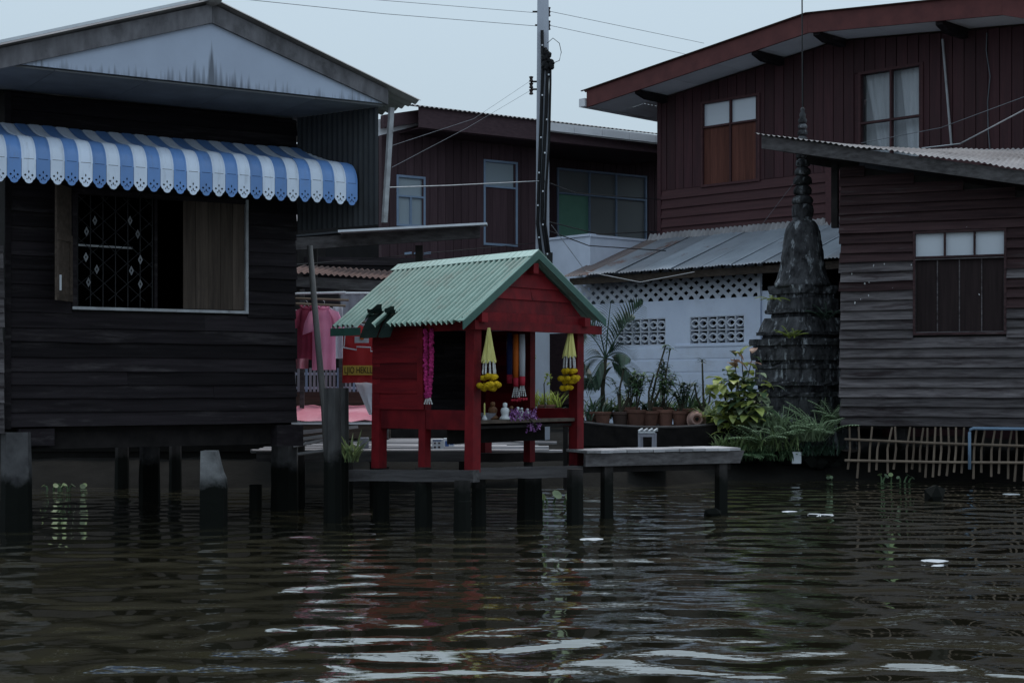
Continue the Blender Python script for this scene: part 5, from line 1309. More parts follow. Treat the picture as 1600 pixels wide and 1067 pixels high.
# ------------------------------------------------------------------ stupa
SY = 25.3; sc = SY/F; sc0 = P(1254, 600, SY)
st = thing('stupa', 'old blackened brick stupa with bell dome and ringed spire', 'stupa', (sc0.x, SY, .4))
def zz_(py): return CZ+(HY-py)*sc
def lathe_px(name, prof, n=36, jit=.02):
    fine = []
    for (r0, y0), (r1, y1) in zip(prof[:-1], prof[1:]):
        m_ = max(1, int(abs(y1-y0)/4)); fine += [(r0+(r1-r0)*i/m_, y0+(y1-y0)*i/m_) for i in range(m_)]
    fine.append(prof[-1]); mb = MB(); vs = []; m_ = len(fine)
    for r, y in fine:
        for k in range(n):
            an = 2*math.pi*k/n; d = noise.noise(V(math.cos(an)*2.2, math.sin(an)*2.2, y*.06))*.035+noise.noise(V(math.cos(an)*6, math.sin(an)*6, y*.2))*.04
            rr = r*sc*(1+d*(1 if r > 20 else 1.6)); vs.append(V(sc0.x+math.cos(an)*rr, SY+math.sin(an)*rr, zz_(y)+noise.noise(V(an, y, 3))*.006))
    mb.add(vs, [(i*n+k, i*n+(k+1) % n, i*n+n+(k+1) % n, i*n+n+k) for i in range(m_-1) for k in range(n)]+[tuple(range(n))[::-1], tuple(range((m_-1)*n, m_*n))])
    return mb.build(name, m_stone, st, smooth=True)
lathe_px('bell', [(44,449),(44,444),(40,436),(36,422),(33.5,407),(31.5,392),(29,374),(27,362),(24,354),(20,348),(14.5,344),(15,340)])
lathe_px('bell_neck', [(14,342),(16,338),(17,330),(16,322),(13,320)])
for r, y0, y1 in ((17,320,306),(14.5,305,290),(15,289,275),(13,274,262),(11.5,261,249),(10.5,248,238),(8.5,237,226),(8,225,213),(8,212,203),(7.5,202,194)):
    lathe_px('spire_ring', [(r*.7,y0),(r*.95,y0-(y0-y1)*.15),(r,y0-(y0-y1)*.45),(r*.9,y0-(y0-y1)*.75),(r*.62,y1)], 16, .05)
lathe_px('finial', [(6,193),(7,188),(4.5,184),(5,179),(3,174),(4,171),(1.5,168)], 12, .08)
mb = MB(); mb.tube([(sc0.x, SY, zz_(170)), (sc0.x-.01, SY, zz_(-40))], .012, 6); mb.build('rod', m_iron, st)
TA = R(33)
def tier(name, hw0, y0, hw1, y1, inset=.12):
    """square tier with notched (redented) corners, slightly battered"""
    mb = MB(); rings = []
    jy = [(hw0, y0), ((hw0*.5+hw1*.5)+random.uniform(-.4,.4), (y0+y1)/2), (hw1, y1)]
    for hw, y in jy:
        w = hw*sc*.82; k = w*(1-inset); pts = [(-k,-w),(k,-w),(k,-k),(w,-k),(w,k),(k,k),(k,w),(-k,w),(-k,k),(-w,k),(-w,-k),(-k,-k)]
        dense = []
        for i in range(12):
            a, b_ = pts[i], pts[(i+1) % 12]; m_ = 9 if math.hypot(a[0]-b_[0], a[1]-b_[1]) > w else 2
            for q in range(m_): dense.append((a[0]+(b_[0]-a[0])*q/m_, a[1]+(b_[1]-a[1])*q/m_))
        ca, sa = math.cos(TA), math.sin(TA); r = []
        for x, y_ in dense:
            r.append(V(sc0.x+(x*ca-y_*sa)+noise.noise(V(x*7,y_*7,y))*.028, SY+(x*sa+y_*ca)+noise.noise(V(y_*7,x*7,y+9))*.028, zz_(y)+noise.noise(V(x*5, y_*5, y+5))*.008))
        rings.append(r)
    n_ = len(rings[0]); mb.add([v for r in rings for v in r], [(j*n_+i, j*n_+(i+1) % n_, j*n_+n_+(i+1) % n_, j*n_+n_+i) for j in range(2) for i in range(n_)]+[tuple(range(2*n_, 3*n_)), tuple(range(n_))[::-1]])
    return mb.build(name, m_stone, st)
for hw0, y0, hw1, y1 in ((47,460,49,447),(43,467,43,460.3),(51,484,49,467.3),(53,490,53,484.3),(44,497,44,490.3),(63,519,54,497.3),(66,524,66,519.3),(57,530,57,524.3),(76,540,75,530.3),(70,546,70,540.3),(73,563,74,546.3),(66,569,66,563.3),(70,576,70,569.3),(68,596,67,576.3),(72,602,72,596.3),(62,612,62,602.3),(75,619,75,612.3),(72,650,72,619.3),(80,700,78,650.3)):
    tier('tier', hw0, y0, hw1, y1)

# bank wall under the stupa and boat
bk = thing('bank_edging', 'dark stone edging of the bank below the stupa', 'edging', P(1200, 720, 24.2))
rng = random.Random(3)
for i in range(26):
    px = 1110+i*8.2; c = P(px, 735-rng.uniform(0, 24), 24.3+rng.uniform(-.1,.35)); c.z = rng.uniform(.02, .42)
    mb = MB(); mb.blob(c, rng.uniform(.12,.22), .25, (1.2,.8,.8)); mb.build('stone', m_pile, bk)
mb = MB(); a = P(1241, 724, 24.0); mb.box(P(1238, 724, 23.95), V(.14,0,0), V(0,.06,0), Z*.18); tag(mb.build('white_plate', m_offwhite, None, origin=a), 'small white plate leaning at the water below the stupa', 'plate')
mb = MB()
pts = [P(1158, 690, 24.4), P(1130, 684, 24.5), P(1172, 668, 24.9)]
mb.blob(P(1158, 688, 24.7), .32, .12, (1.25,.8,.75)); tag(mb.build('rock', m_stone, None, origin=P(1158, 700, 24.7)), 'rounded grey rock at the right end of the old boat', 'rock')

# ------------------------------------------------------------------ old boat with potted plants
bt = thing('old_boat', 'old dark wooden boat hull holding the potted plants', 'boat', P(1020, 700, 25))
n1 = 18; vs = []; BL0, BL1 = P(890, 660, 25.2), P(1155, 655, 24.8)
for i in range(n1+1):
    f = i/n1; c = BL0.lerp(BL1, f); hw = .42*math.sin(math.pi*(.1+.8*f))**.6; zr = .80+.10*(2*f-1)**2+(.05*max(0, f-.8)*5)
    for a_, zq in ((-1, zr), (-.8, .5), (-.35, .30), (.35, .30), (.8, .5), (1, zr)): vs.append(V(c.x, c.y+hw*a_, zq))
mb = MB(); mb.add(vs, [(i*6+k, i*6+k+1, i*6+7+k, i*6+6+k) for i in range(n1) for k in range(5)]+[tuple(range(6)), tuple(range(n1*6, n1*6+6))]); mb.build('hull', m_dark2, bt)
for sg in (0, 5):
    mb = MB(); mb.tube([vs[i*6+sg]+V(0,0,.012) for i in range(n1+1)], .022, 5); mb.build('gunwale', m_greywood, bt)
mb = MB(); mb.add([v for i in range(1, n1) for v in (V(vs[i*6].x, vs[i*6].y+.06, .74), V(vs[i*6+5].x, vs[i*6+5].y-.06, .74))], [(i*2, i*2+1, i*2+3, i*2+2) for i in range(n1-2)]); mb.build('inner_floor', m_dark2, bt)

def pot(px, ybot, w_px, h_px, Y, label, plant=None, m=m_terra, name='flower_pot'):
    c = P(px, ybot, Y); r = w_px/2*Y/F; h = h_px*Y/F
    t = thing(name, label, 'plant pot', c, 'potted plants on the old boat')
    mb = MB(); mb.lathe([(r*.62, 0), (r*.70, h*.05), (r*.92, h*.7), (r*.95, h*.82), (r*1.06, h*.84), (r*1.06, h*.98), (r*.95, h), (r*.88, h*.9)], c, 18); mb.build('pot', m, t, smooth=False)
    mb = MB(); mb.lathe([(r*.87, h*.88), (r*.5, h*.93), (.01, h*.92)], c, 12); mb.build('soil', m_soil, t)
    if plant: plant(t, c+Z*h*.9, r)
    return t
rng = random.Random(21)
def bush(ht, n_, Lf, wf, m, stems=6, spread=.5):
    def f(t, c, r):
        ms = MB(); ml = MB()
        for k in range(stems):
            an = rng.random()*6.28; tip = c+V(math.cos(an)*spread*ht*rng.random(), math.sin(an)*spread*ht*.6*rng.random(), ht*rng.uniform(.55, 1)); mid = c.lerp(tip, .5)+V(rng.uniform(-.04,.04), rng.uniform(-.04,.04), .03)
            ms.tube([c, mid, tip], [.009, .007, .004], 5)
            for q in range(n_//stems):
                w = rng.uniform(.3, 1)**.8; p = (c.lerp(mid, w*2) if w < .5 else mid.lerp(tip, w*2-1)); a2 = rng.random()*6.28
                ml.leaf(p, V(math.cos(a2), math.sin(a2), rng.uniform(-.1,.8)), Lf*rng.uniform(.6,1.2), wf, .7, 4)
        ms.build('stem', m_stem, t); stuff(ml.build('leaves', m, t))
    return f
def strap(n_, L_, w, m, droop=1.0):
    def f(t, c, r):
        ml = MB()
        for k in range(n_):
            an = rng.random()*6.28; ml.leaf(c+V(math.cos(an)*r*.4, math.sin(an)*r*.4, 0), V(math.cos(an)*.5, math.sin(an)*.4, 1), L_*rng.uniform(.6,1.15), w, droop, 6)
        stuff(ml.build('leaves', m, t))
    return f
def euphorb(tops, m=m_leafdark):
    def f(t, c, r):
        for (px, py, bend) in tops:
            tip = P(px, py, c.y); ms = MB(); mid = c.lerp(tip, .55)+V(bend*.08, 0, 0)
            ms.tube([c, mid, tip], [.022, .018, .014], 6); ms.build('stem', m_stem, t); ml = MB()
            for q in range(13):
                an = rng.random()*6.28; ml.leaf(tip-V(0,0,.02*rng.random()*q*.3), V(math.cos(an), math.sin(an), rng.uniform(-.1,.7)), .13*rng.uniform(.6,1.2), .035, .6, 4)
            stuff(ml.build('leaves', m, t))
    return f
pot(942, 667, 26, 24, 24.95, 'reddish pot at the left end of the old boat', strap(12, .30, .03, m_leafdark))
pot(925, 665, 22, 22, 25.35, 'small pot half hidden behind the leftmost pot on the boat', strap(10, .5, .03, m_leafdark))
pot(969, 669, 27, 26, 24.95, 'dark clay pot second from the left on the boat', euphorb(((975, 575, -.5), (985, 600, .5), (996, 585, 1), (965, 612, 0))), mat('dark clay', (.075,.05,.045), (.05,.034,.03), rough=.85))
pot(994, 670, 30, 30, 24.9, 'tall tapering pot third from the left on the boat', bush(.66, 170, .13, .045, m_leaf))
pot(1014, 668, 32, 26, 25.0, 'wide brown pot in the middle of the boat', euphorb(((1047, 545, 1), (1040, 540, -.3), (1022, 585, -.6), (1032, 600, .3)), m_leaf))
pot(1040, 670, 26, 30, 25.0, 'straight sided pot right of the wide brown pot', bush(.70, 190, .12, .045, m_leaf))
pot(1063, 670, 27, 28, 24.95, 'brown pot left of the overturned pot', bush(.58, 170, .11, .04, m_leafdark))
pot(1100, 668, 24, 24, 25.35, 'dark pot behind the overturned pot', euphorb(((1097, 562, 0), (1110, 610, .4), (1085, 600, -.4)), m_leafdark))
pot(1035, 664, 30, 28, 25.5, 'pot behind the boat row with a tall bushy plant', bush(.85, 200, .14, .05, m_leafdark))
pot(985, 664, 30, 28, 25.5, 'rear pot with fine leaved plant near the vent blocks', bush(.7, 190, .11, .035, m_leaf))
pot(1072, 664, 28, 26, 25.5, 'rear pot with thin upright leaves near the white wall', strap(30, .55, .025, m_leafdark, .35))
# overturned pot
c = P(1088, 656, 24.75); ax = V(-.05, -1, .12).normalized(); r = 14.5/F*24.75
t = thing('overturned_pot', 'pale terracotta pot lying on its side showing its base', 'plant pot', c)
mb = MB(); mb.lathe([(r*.55, .16), (r*.62, .155), (r*.85, .05), (r*.9, .02), (r*1.04, .018), (r*1.04, -.03), (r*.9, -.03)], c, 20, axis=ax); mb.build('pot', mat('pale terracotta', (.30,.19,.165), (.24,.15,.13), rough=.85, bump=.1), t)
mb = MB(); mb.lathe([(r*.20, .163), (r*.12, .165)], c, 10, axis=ax); mb.build('drain_hole', m_soil, t)
mb = MB(); mb.lathe([(r*.42, .161), (r*.40, .166), (r*.36, .166), (r*.34, .161)], c, 16, axis=ax); mb.build('base_ring', m_terra, t)
# slotted white stool in front of the boat
stl = thing('slatted_stool', 'small white stool with slotted top in front of the old boat', 'stool', P(1012, 702, 23.2))
a = P(1002, 680, 22.9); zt = P(1012, 675, 23.1).z
X_, Y_ = V(.24, -.02, 0), V(.08, .34, 0); o_ = P(997, 674, 22.9)
for i in range(4):
    mb = MB(); mb.box(o_+X_*(i*.31), X_*.10, Y_+Z*.02, Z*.02); mb.build('slat', m_offwhite, stl)
for q in (0, .88):
    mb = MB(); mb.box(o_+Y_*q+Z*-.004+Z*.02*q, X_*1.03, Y_*.12, Z*-.02); mb.build('slat_rail', m_offwhite, stl)
for sx, sy in ((.05,.1),(.9,.1),(.05,.85),(.9,.85)):
    p = o_+X_*sx+Y_*sy; mb = MB(); mb.post(V(p.x, p.y, .40), p+Z*-.03, .035, .035); mb.build('leg', m_greyc, stl)
mb = MB(); mb.box(o_+X_*.02+Y_*.04+Z*-.08, X_*.95, V(0,.02,0), Z*.05); mb.build('apron', m_greyc, stl)
mb = MB(); mb.fbox(Frame((P(985,700,22.6).x, 22.6, 0), (1,0,0)), 0, .6, -1, 0, .30, .40); tag(mb.build('stone_step', m_pile, None, origin=P(1000, 705, 22.9)), 'dark stone step carrying the white slotted stool', 'step')

# ------------------------------------------------------------------ palm, shrub, ferns, grasses
pm = thing('palm', 'young palm with feathery fronds right of the shrine', 'palm', P(943, 655, 25.7))
base = P(943, 655, 25.7); crown = P(946, 560, 25.7)
mb = MB(); mb.tube([base, base.lerp(crown, .5)+V(-.03,0,0), crown], [.045, .035, .03], 8); mb.build('trunk', m_stem, pm, smooth=True)
for (px, py, dy, sg) in ((1003, 478, -.3, 1), (990, 500, .3, 1), (955, 470, .1, 1), (912, 520, -.3, -1), (905, 575, .1, -1), (928, 490, .2, -1), (985, 560, -.5, 1), (915, 610, -.4, -1), (1000, 600, -.2, 1)):
    tip = P(px, py, 25.7+dy); mb = MB(); mid = crown.lerp(tip, .55)+V(0, 0, .20); n_ = 20; pts = []
    for i in range(n_+1):
        f = i/n_; pts.append(crown*(1-f)**2+mid*2*f*(1-f)+tip*f*f)
    mb.tube(pts, [.012*(1-.8*i/n_)+.002 for i in range(n_+1)], 4)
    for i in range(3, n_+1):
        d_ = (pts[i]-pts[i-1]).normalized(); sd_ = d_.cross(V(.2,-1,.3)).normalized()
        for s2 in (-1, 1):
            mb.leaf(pts[i], d_*.75+sd_*s2*.8+V(0,0,-.1), .36*math.sin(math.pi*(.15+.75*i/n_)), .038, .6, 4)
    mb.build('frond', m_leafdark, pm)
# coloured shrub beside the stupa: every leaf its own piece
sb = thing('croton_shrub', 'leafy shrub with yellow green and pink young leaves beside the stupa', 'shrub', P(1160, 690, 24.4))
rng = random.Random(5); b0 = P(1160, 690, 24.4)
shoots = [(1158, 545), (1135, 575), (1185, 580), (1128, 605), (1196, 610), (1165, 590), (1145, 625), (1185, 640), (1130, 640), (1160, 650), (1175, 560), (1147, 560), (1168, 615), (1150, 600), (1190, 655), (1140, 655), (1125, 590), (1200, 590), (1170, 630)]
def one_leaf_mesh(L_, w, m):
    mb = MB(); mb.leaf((0,0,0), (1,0,.25), L_, w, .8, 5, .18); me = bpy.data.meshes.new('leaf'); me.from_pydata([tuple(v) for v in mb.v], [], mb.f); me.materials.append(m); return me
m_lf_s = mat('shrub green leaf', (.08,.13,.065), (.05,.09,.045), rough=.4, rnd=.45, bump=0, transl=.25, spec=.5)
m_lf_y = mat('shrub lime leaf', (.42,.46,.14), (.3,.36,.10), rough=.4, rnd=.3, bump=0, transl=.3, spec=.5)
m_lf_p = mat('shrub pink leaf', (.42,.25,.20), (.36,.2,.14), rough=.4, rnd=.2, bump=0, transl=.3, spec=.5)
m_lf_k = mat('shrub pale leaf', (.34,.40,.26), (.26,.32,.2), rough=.4, rnd=.25, bump=0, transl=.25, spec=.5)
lms = [one_leaf_mesh(.30, .17, m) for m in (m_lf_s, m_lf_y, m_lf_p, m_lf_k)]
for px, py in shoots:
    tip = P(px, py, 24.35+rng.uniform(-.25,.3)); mb = MB(); mid = b0.lerp(tip, .5)+V(rng.uniform(-.08,.08), 0, .05)
    mb.tube([b0, mid, tip], [.016,.012,.006], 5); mb.build('stem', m_stem, sb)
    for q in range(15):
        w = rng.uniform(.4, 1.0); p = (b0.lerp(mid, w*2) if w < .5 else mid.lerp(tip, w*2-1))+V(rng.uniform(-.2,.2), rng.uniform(-.2,.1), rng.uniform(-.1,.06)); an = rng.random()*6.28
        topness = w > .82
        k = (2 if py < 580 and rng.random() < .6 and w > .92 else 1 if (topness or px < 1150) and rng.random() < .7 else 3 if rng.random() < .4 else 0)
        M = Matrix.Translation(p) @ Matrix.Rotation(an, 4, 'Z') @ Matrix.Rotation(rng.uniform(-.7,.5), 4, 'Y') @ Matrix.Scale(rng.uniform(.6,1.15), 4)
        link(bpy.data.objects.new('leaf', lms[k]), sb, M)
def fern(name, label, px, py, Y, n_, L_, spread, m=m_fern, up=.9, lf=.14):
    t = thing(name, label, 'fern', P(px, py, Y)); c0 = P(px, py, Y)
    for k in range(n_):
        an = 2*math.pi*k/n_+rng.uniform(-.3,.3); d_ = V(math.cos(an)*spread, math.sin(an)*spread-.25, up*1.35*rng.uniform(.6,1.1)).normalized()
        Lk = L_*rng.uniform(.65,1.1); p = c0+V(rng.uniform(-.06,.06), rng.uniform(-.06,.06), 0); mb = MB(); pts = []; n2 = 15
        for i in range(n2+1):
            pts.append(p.copy()); p = p+d_*(Lk/n2); d_ = (d_+V(0,0,-.062)).normalized()
        mb.tube(pts, .005, 4)
        for i in range(2, n2+1):
            dd = (pts[i]-pts[i-1]).normalized(); sd_ = dd.cross(Z).normalized(); ln = lf*math.sin(math.pi*(.22+.74*i/(n2+1)))
            for s2 in (-1, 1): mb.leaf(pts[i], sd_*s2+dd*.35+V(0,0,-.1), ln, .03, .4, 2)
        mb.build('frond', m, t)
fern('fern', 'large pale fern against the right side of the stupa plinth', 1283, 688, 24.2, 20, .9, .8)
fern('fern', 'pale fern arching at the foot of the shrub', 1190, 700, 24.1, 17, .78, .9)
fern('fern', 'bright fern on the bank directly below the stupa', 1222, 690, 24.2, 18, .75, .8, m_fern, .9, .11)
fern('fern', 'dark fern hanging over the bank left of the small white plate', 1165, 715, 24.0, 12, .5, 1.0, m_leaf, .6)
fern('fern', 'drooping fern beside the clapboard house corner', 1302, 660, 24.35, 10, .6, .8)
fern('fern', 'small fern rooted on a ledge of the stupa left of its middle', 1237, 528, 24.45, 9, .28, .9, m_leafyel, .9, .05)
fern('fern', 'shaggy fern growing on the right of the stupa ledges', 1292, 500, 24.6, 10, .42, .8, m_leafdark, .8, .07)
fern('fern', 'dry tuft growing where the stupa meets the lattice', 1206, 468, 24.9, 8, .26, 1.0, m_leafyel, .4, .04)
def tuft(name, label, px, py, Y, n_, L_, w, m, rx, up=1.0, droop=.9, cat='grass'):
    t = thing(name, label, cat, P(px, py, Y)); c0 = P(px, py, Y); mb = MB()
    for k in range(n_):
        an = rng.random()*6.28; mb.leaf(c0+V(rng.uniform(-rx,rx), rng.uniform(-.15,.15), 0), V(math.cos(an)*.5, math.sin(an)*.5-.1, up), L_*rng.uniform(.5,1.1), w, droop*rng.uniform(.5,1.4), 5)
    return stuff(mb.build('blades', m, t))
tuft('bank_grass', 'long pale grass blades drooping on the bank by the shrub', 1215, 705, 24.0, 60, .55, .025, m_leafpale, .35)
tuft('bank_grass', 'dark grass mass on the bank between rock and stupa', 1190, 720, 24.05, 120, .42, .028, m_leaf, .55)
tuft('bank_grass', 'bright green leafy weeds right of the shrub foot', 1205, 668, 24.3, 110, .36, .035, m_fern, .25)
tuft('bank_grass', 'dark weeds under the fern beside the clapboard house', 1280, 712, 24.1, 90, .4, .026, m_leafdark, .3)
tuft('bank_grass', 'dark foliage behind the shrub next to the potted plants', 1115, 672, 25.0, 120, .5, .035, m_leafdark, .25)
tuft('bank_weed', 'weedy stems beside the tall post left of the shrine', 548, 722, 17.4, 34, .42, .03, m_leafpale, .08, 1.1, .6)
for px, py, Y, n_, L_, w, m, rx, lab in ((955, 655, 25.9, 70, .5, .05, m_leaf, .3, 'leafy undergrowth at the palm foot along the white wall'), (1010, 655, 26.0, 90, .6, .05, m_leafdark, .35, 'dark undergrowth behind the middle pots on the boat'), (1075, 655, 26.0, 100, .62, .045, m_leaf, .35, 'green undergrowth behind the overturned pot'), (1120, 668, 24.9, 110, .55, .05, m_leafpale, .28, 'pale leafy clump between the pots and the shrub'), (1150, 705, 24.15, 120, .4, .04, m_leafpale, .35, 'pale weeds in front of the shrub'), (1262, 690, 24.15, 110, .6, .024, m_fern, .25, 'upright grassy clump against the stupa plinth')):
    tuft('undergrowth', lab, px, py, Y, n_, L_, w, m, rx, 1.0, .8, 'undergrowth')
# yellow green grass pot seen through the shrine window
t = pot(853, 648, 30, 16, 20.5, 'pot of bright yellow green grass seen through the shrine window', None); c = WM[t.name].translation+Z*.10; mb = MB()
for k in range(150):
    an = rng.random()*6.28; mb.leaf(c+V(rng.uniform(-.22,.2), rng.uniform(-.1,.1), 0), V(math.cos(an)*.55, math.sin(an)*.4, 1), .30*rng.uniform(.5,1.1), .014, .7, 4)
stuff(mb.build('leaves', m_leafyel, t))
t['group'] = 'potted plants'
pl = thing('pot_stand', 'dark low stand under the yellow green grass pot', 'stand', V(P(853,648,20.5).x, 20.5, .4)); c = WM[pl.name].translation
zt_ = P(853, 648, 20.5).z
mb = MB(); mb.box(V(c.x-.3, c.y-.2, zt_-.05), V(.6,0,0), V(0,.4,0), Z*.048); mb.build('top', m_dark2, pl)
for sx in (-.26, .26):
    for sy in (-.16, .16): mb = MB(); mb.post(V(c.x+sx, c.y+sy, .1), V(c.x+sx, c.y+sy, zt_-.052), .05, .05); mb.build('leg', m_dark2, pl)
ol = thing('orchid_plant', 'thin stem with yellow flowers seen through the shrine window', 'plant', P(852, 640, 20.3))
mb = MB(); mb.tube([P(852, 640, 20.3), P(850, 600, 20.3), P(856, 585, 20.3)], .008, 5); mb.build('stem', m_stem, ol)
for px, py in ((855,583),(859,588),(853,592),(857,597),(832,560),(834,557)):
    mb = MB()
    for q in range(5): an = rng.random()*6.28; mb.leaf(P(px, py, 20.3), V(math.cos(an), -.4, math.sin(an)), .05, .035, .3, 2)
    mb.build('flower', m_leafyel, ol)
# big hanging leaves right of the shrine
tuft('dark_plant', 'dark broad leaved plant between the shrine and the white wall', 922, 610, 25.9, 26, .75, .10, m_leafdark, .15, 1.0, 1.4, 'plant')
tuft('dark_plant', 'dark drooping strap leaves at the foot of the white wall beside the shrine', 920, 660, 25.2, 26, .6, .035, m_leafdark, .2, 1.0, 1.3, 'plant')

# ------------------------------------------------------------------ utility pole and wires
PY = 27.5
up_ = thing('utility_pole', 'tall square concrete utility pole strapped with black cables', 'utility pole', P(847, 600, PY)*1)
mb = MB(); a, b_ = P(847, 640, PY), P(848.5, -90, PY); mb.post(V(a.x, PY, .3), b_, .275, .19, V(1,0,0), V(0,1,0)); mb.build('shaft', m_pole, up_)
for k, pts in enumerate((((847,48),(848,110),(845,200),(841.5,300),(840,350),(844,385),(848,412)), ((852,75),(856,110),(853,180),(848,280),(847,345),(852,380),(857,412)), ((860,100),(860,130),(858,220),(853,300),(852,350),(858,392),(862,412)))):
    mb = MB(); mb.tube([P(x, y, PY-.16-.01*k) for x, y in pts], .034 if k < 2 else .024, 6); mb.build('cable', m_black, up_, smooth=True)
for y, x in ((72,847),(118,857),(150,847),(188,854),(216,845),(240,851),(271,842),(300,848),(322,840),(352,848),(372,842),(398,855)):
    mb = MB(); mb.box(P(x-.8, y, PY-.225), V(.026,0,0), V(0,.03,0), Z*.026); mb.build('cable_clip', m_edge, up_)
rng2 = random.Random(2)
for px, py in ((857,16),(857,22),(857,37),(857,43),(830,124),(830,134),(830,144)):
    mb = MB(); c = P(px, py, PY-.05); s2 = .75; mb.lathe([(.03*s2,-.05),(.055*s2,-.04),(.035*s2,-.005),(.035*s2,.005),(.055*s2,.04),(.03*s2,.05)], c, 10); mb.build('insulator', m_porc, up_)
for y, x0, x1 in ((19, 832, 858), (40, 836, 858), (128, 829, 842), (140, 829, 842)):
    mb = MB(); mb.tube([P(x0, y, PY-.03), P(x1, y, PY-.03)], .018, 5); mb.build('bracket', m_iron, up_)
for k in range(16):
    px, py = rng2.uniform(849, 862), rng2.uniform(78, 106); mb = MB(); mb.lathe([(.03,-.05),(.045,-.03),(.045,.03),(.03,.05)], P(px, py, PY-.2), 8, axis=V(rng2.uniform(-.6,.6), 0, 1).normalized()); mb.build('connector', m_black, up_)
mb = MB(); mb.tube([P(x, y, PY-.2) for x, y in ((855,68),(864,60),(874,68),(877,82),(874,95),(862,100))], .006, 4); mb.build('cable_loop', m_black, up_)
mb = MB(); mb.box(P(853, 412, PY-.22), V(.12,0,0), V(0,.08,0), Z*.2); mb.build('junction_box', m_iron, up_)
def wire(label, pts, r=.007, m=m_wiregrey, sag=0):
    P3 = [P(*p) for p in pts]; out = []
    for a, b_ in zip(P3[:-1], P3[1:]):
        for i in range(8): f = i/8; out.append(a.lerp(b_, f)-Z*sag*4*f*(1-f))
    out.append(P3[-1]); mb = MB(); mb.tube(out, r, 4); tag(mb.build('wire', m, None, origin=out[0]), label, 'wire')
wire('upper overhead wire from the pole top to the left', ((832, 20, PY), (560, -2, 24), (300, -26, 20)), .004)
wire('second overhead wire from the pole to the left', ((836, 41, PY), (600, 22, 24), (330, -6, 20)), .0045)
wire('upper overhead wire from the pole towards the maroon house', ((858, 18, PY), (1100, 68, 34)), .0045)
wire('lower overhead wire from the pole towards the maroon house', ((858, 40, PY), (1085, 88, 34)), .0045)
wire('wire dropping from the low insulators to the left house eave', ((830, 126, PY), (740, 186, 24), (612, 228, 20)), .0028)
wire('lower twin wire dropping from the insulators to the left', ((830, 141, PY), (730, 200, 24), (612, 262, 20)), .0028)
wire('pale wire crossing in front of the centre house windows', ((608, 293, 18.5), (700, 290, 22), (842, 283, PY-.2)), .007, m_wirepale)
wire('dark wire from the pole past the green curtained window', ((850, 283, PY-.2), (900, 302, 30), (1032, 312, 32)), .009, m_black)
wire('dark wire sloping down over the white parapet', ((850, 358, PY-.2), (920, 384, 29), (1040, 392, 31)), .010, m_black)
wire('second dark wire under the green curtained window', ((850, 345, PY-.2), (935, 366, 30), (1030, 362, 32)), .010, m_black)
wire('pale slack wire hanging in front of the lean-to roof', ((862, 352, PY-.2), (915, 424, 28.5), (1000, 441, 28), (1085, 425, 28)), .007, m_wirepale)
wire('thin wire across the shed behind the shrine roof', ((455, 414, 22), (560, 406, 24), (835, 380, PY-.2)), .006, m_black)
wire('pale wire sagging across the maroon house wall at right', ((1440, 232, 27), (1500, 225, 26.6), (1600, 172, 25), (1660, 130, 24.5)), .012, m_wirepale)
wire('thin stay wire from the stupa spire down to the left', ((1245, 280, 25.1), (1190, 352, 25.6)), .004, m_wiregrey)
wire('faint wire across the curtained window of the maroon house', ((1345, 224, 27.5), (1470, 200, 26.6), (1610, 148, 25)), .006, m_wiregrey)

# ------------------------------------------------------------------ floating things
def hyacinth(px, py, Y, n_, label, flower=False, r=.038, h=.05):
    c = P(px, py, Y); c.z = 0; t = thing('water_hyacinth', label, 'water plant', c, 'water hyacinths at the bank')
    for k in range(n_):
        an = rng.random()*6.28; q = c+V(rng.uniform(-.25,.25), rng.uniform(-.12,.12), 0); tip = q+V(math.cos(an)*.08, math.sin(an)*.06, h*rng.uniform(.5,1.1))
        mb = MB(); mb.tube([q-Z*.05, q.lerp(tip, .5)+V(.01,0,.02), tip], [.016,.012,.007], 5)
        mb.build('stalk', m_leaf, t)
        mb = MB(); n2 = 9; d_ = V(math.cos(an)*.8, math.sin(an)*.8-.3, 1.0).normalized(); s1_ = d_.cross(Z).normalized(); u1_ = s1_.cross(d_); rr = r*rng.uniform(.7,1.2)
        vs = [tip+d_*.01]+[tip+(s1_*math.cos(2*math.pi*i/n2)+u1_*math.sin(2*math.pi*i/n2)*1.1)*rr+d_*rr*.3 for i in range(n2)]
        mb.add(vs, [(0, 1+i, 1+(i+1) % n2) for i in range(n2)]); mb.build('leaf', m_hya if rng.random() < .75 else m_leafpale, t)
hyacinth(105, 757, 22.0, 9, 'water hyacinth cluster under the left part of the dark house')
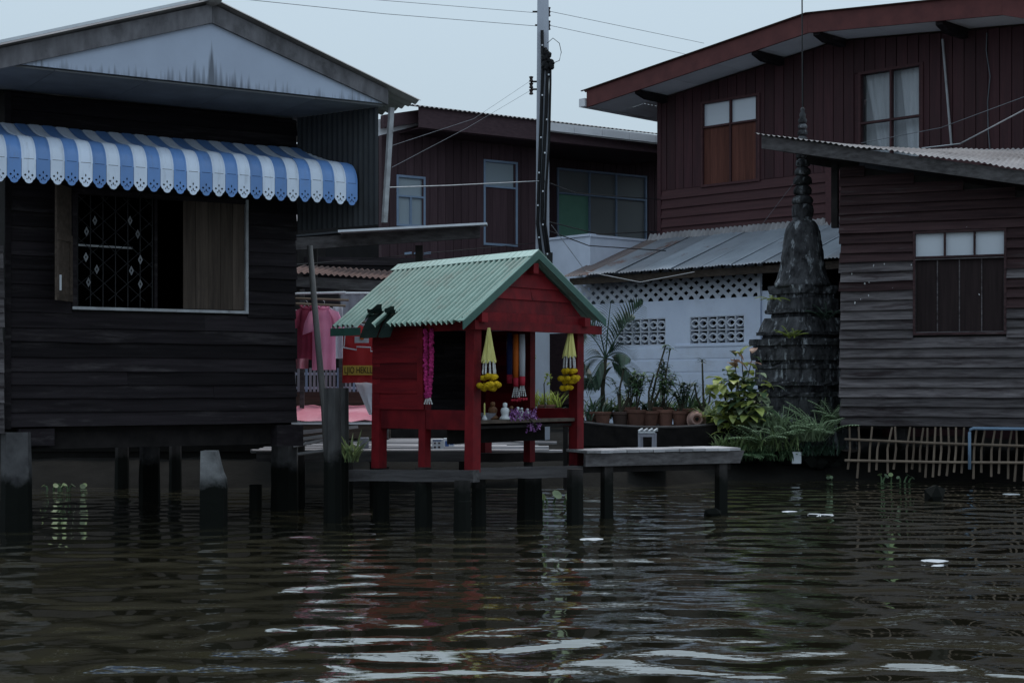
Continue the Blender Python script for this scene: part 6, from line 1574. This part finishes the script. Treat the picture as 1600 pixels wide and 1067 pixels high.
hyacinth(52, 747, 22.6, 5, 'yellowish water plant beside the left edge pile', r=.05)
hyacinth(862, 788, 19.3, 9, 'bright floating plant between the shrine piles', r=.06, h=.10)
hyacinth(1300, 742, 24.0, 8, 'water hyacinth cluster below the clapboard house corner')
hyacinth(1398, 745, 23.6, 6, 'water hyacinth under the left part of the bamboo screen', h=.1)
hyacinth(1250, 735, 24.3, 4, 'small water plant by the white plate', r=.05)
mb = MB(); c = P(1461, 782, 19.9); c.z = .02
mb.blob(c+V(0,0,.03), .16, .28, (.85,.8,.85)); tag(mb.build('floating_lump', m_pile, None, origin=c), 'black lump of driftwood floating off the bamboo screen', 'driftwood')
mb = MB(); c = P(1116, 806, 17.5); c.z = .03; mb.blob(c, .09, .3, (1.3,.8,.7)); tag(mb.build('floating_lump', m_pile, None, origin=c), 'black debris caught against the last pier leg', 'debris')
for i, (px, py, w, lab) in enumerate(((1234, 799, 22, 'flat white piece standing in for a sky glint right of the pier end'), (1272, 803, 20, 'flake standing in for the second sky glint right of the pier'), (1292, 804, 22, 'rightmost flake standing in for a sky glint beside the pier'),
                                      (926, 842, 36, 'white flake standing in for a sky glint before the right shrine leg'), (1460, 876, 40, 'lone white flake standing in for a sky glint below the driftwood lump'), (1580, 772, 26, 'flake standing in for a sky glint under the bamboo screen at right'))):
    Y = CZ*F/(py-HY); c = P(px, py, Y); w_ = w/F*Y/2; mb = MB(); n2 = 12; vs = []  # flat pale discs painted in place of bright sky glints on the water
    for zz in (.0, .003):
        for k in range(n2):
            an = 2*math.pi*k/n2; rr = w_*(1+random.uniform(-.18,.18)); vs.append(V(c.x+math.cos(an)*rr, c.y+math.sin(an)*rr*.95, zz))
    mb.add(vs, [tuple(range(n2))[::-1], tuple(range(n2, 2*n2))]+[(k, (k+1) % n2, n2+(k+1) % n2, n2+k) for k in range(n2)])
    tag(mb.build('glint_flake', m_offwhite, None, origin=(c.x, c.y, 0)), lab, 'scrap', 'flakes standing in for sky glints on the canal')
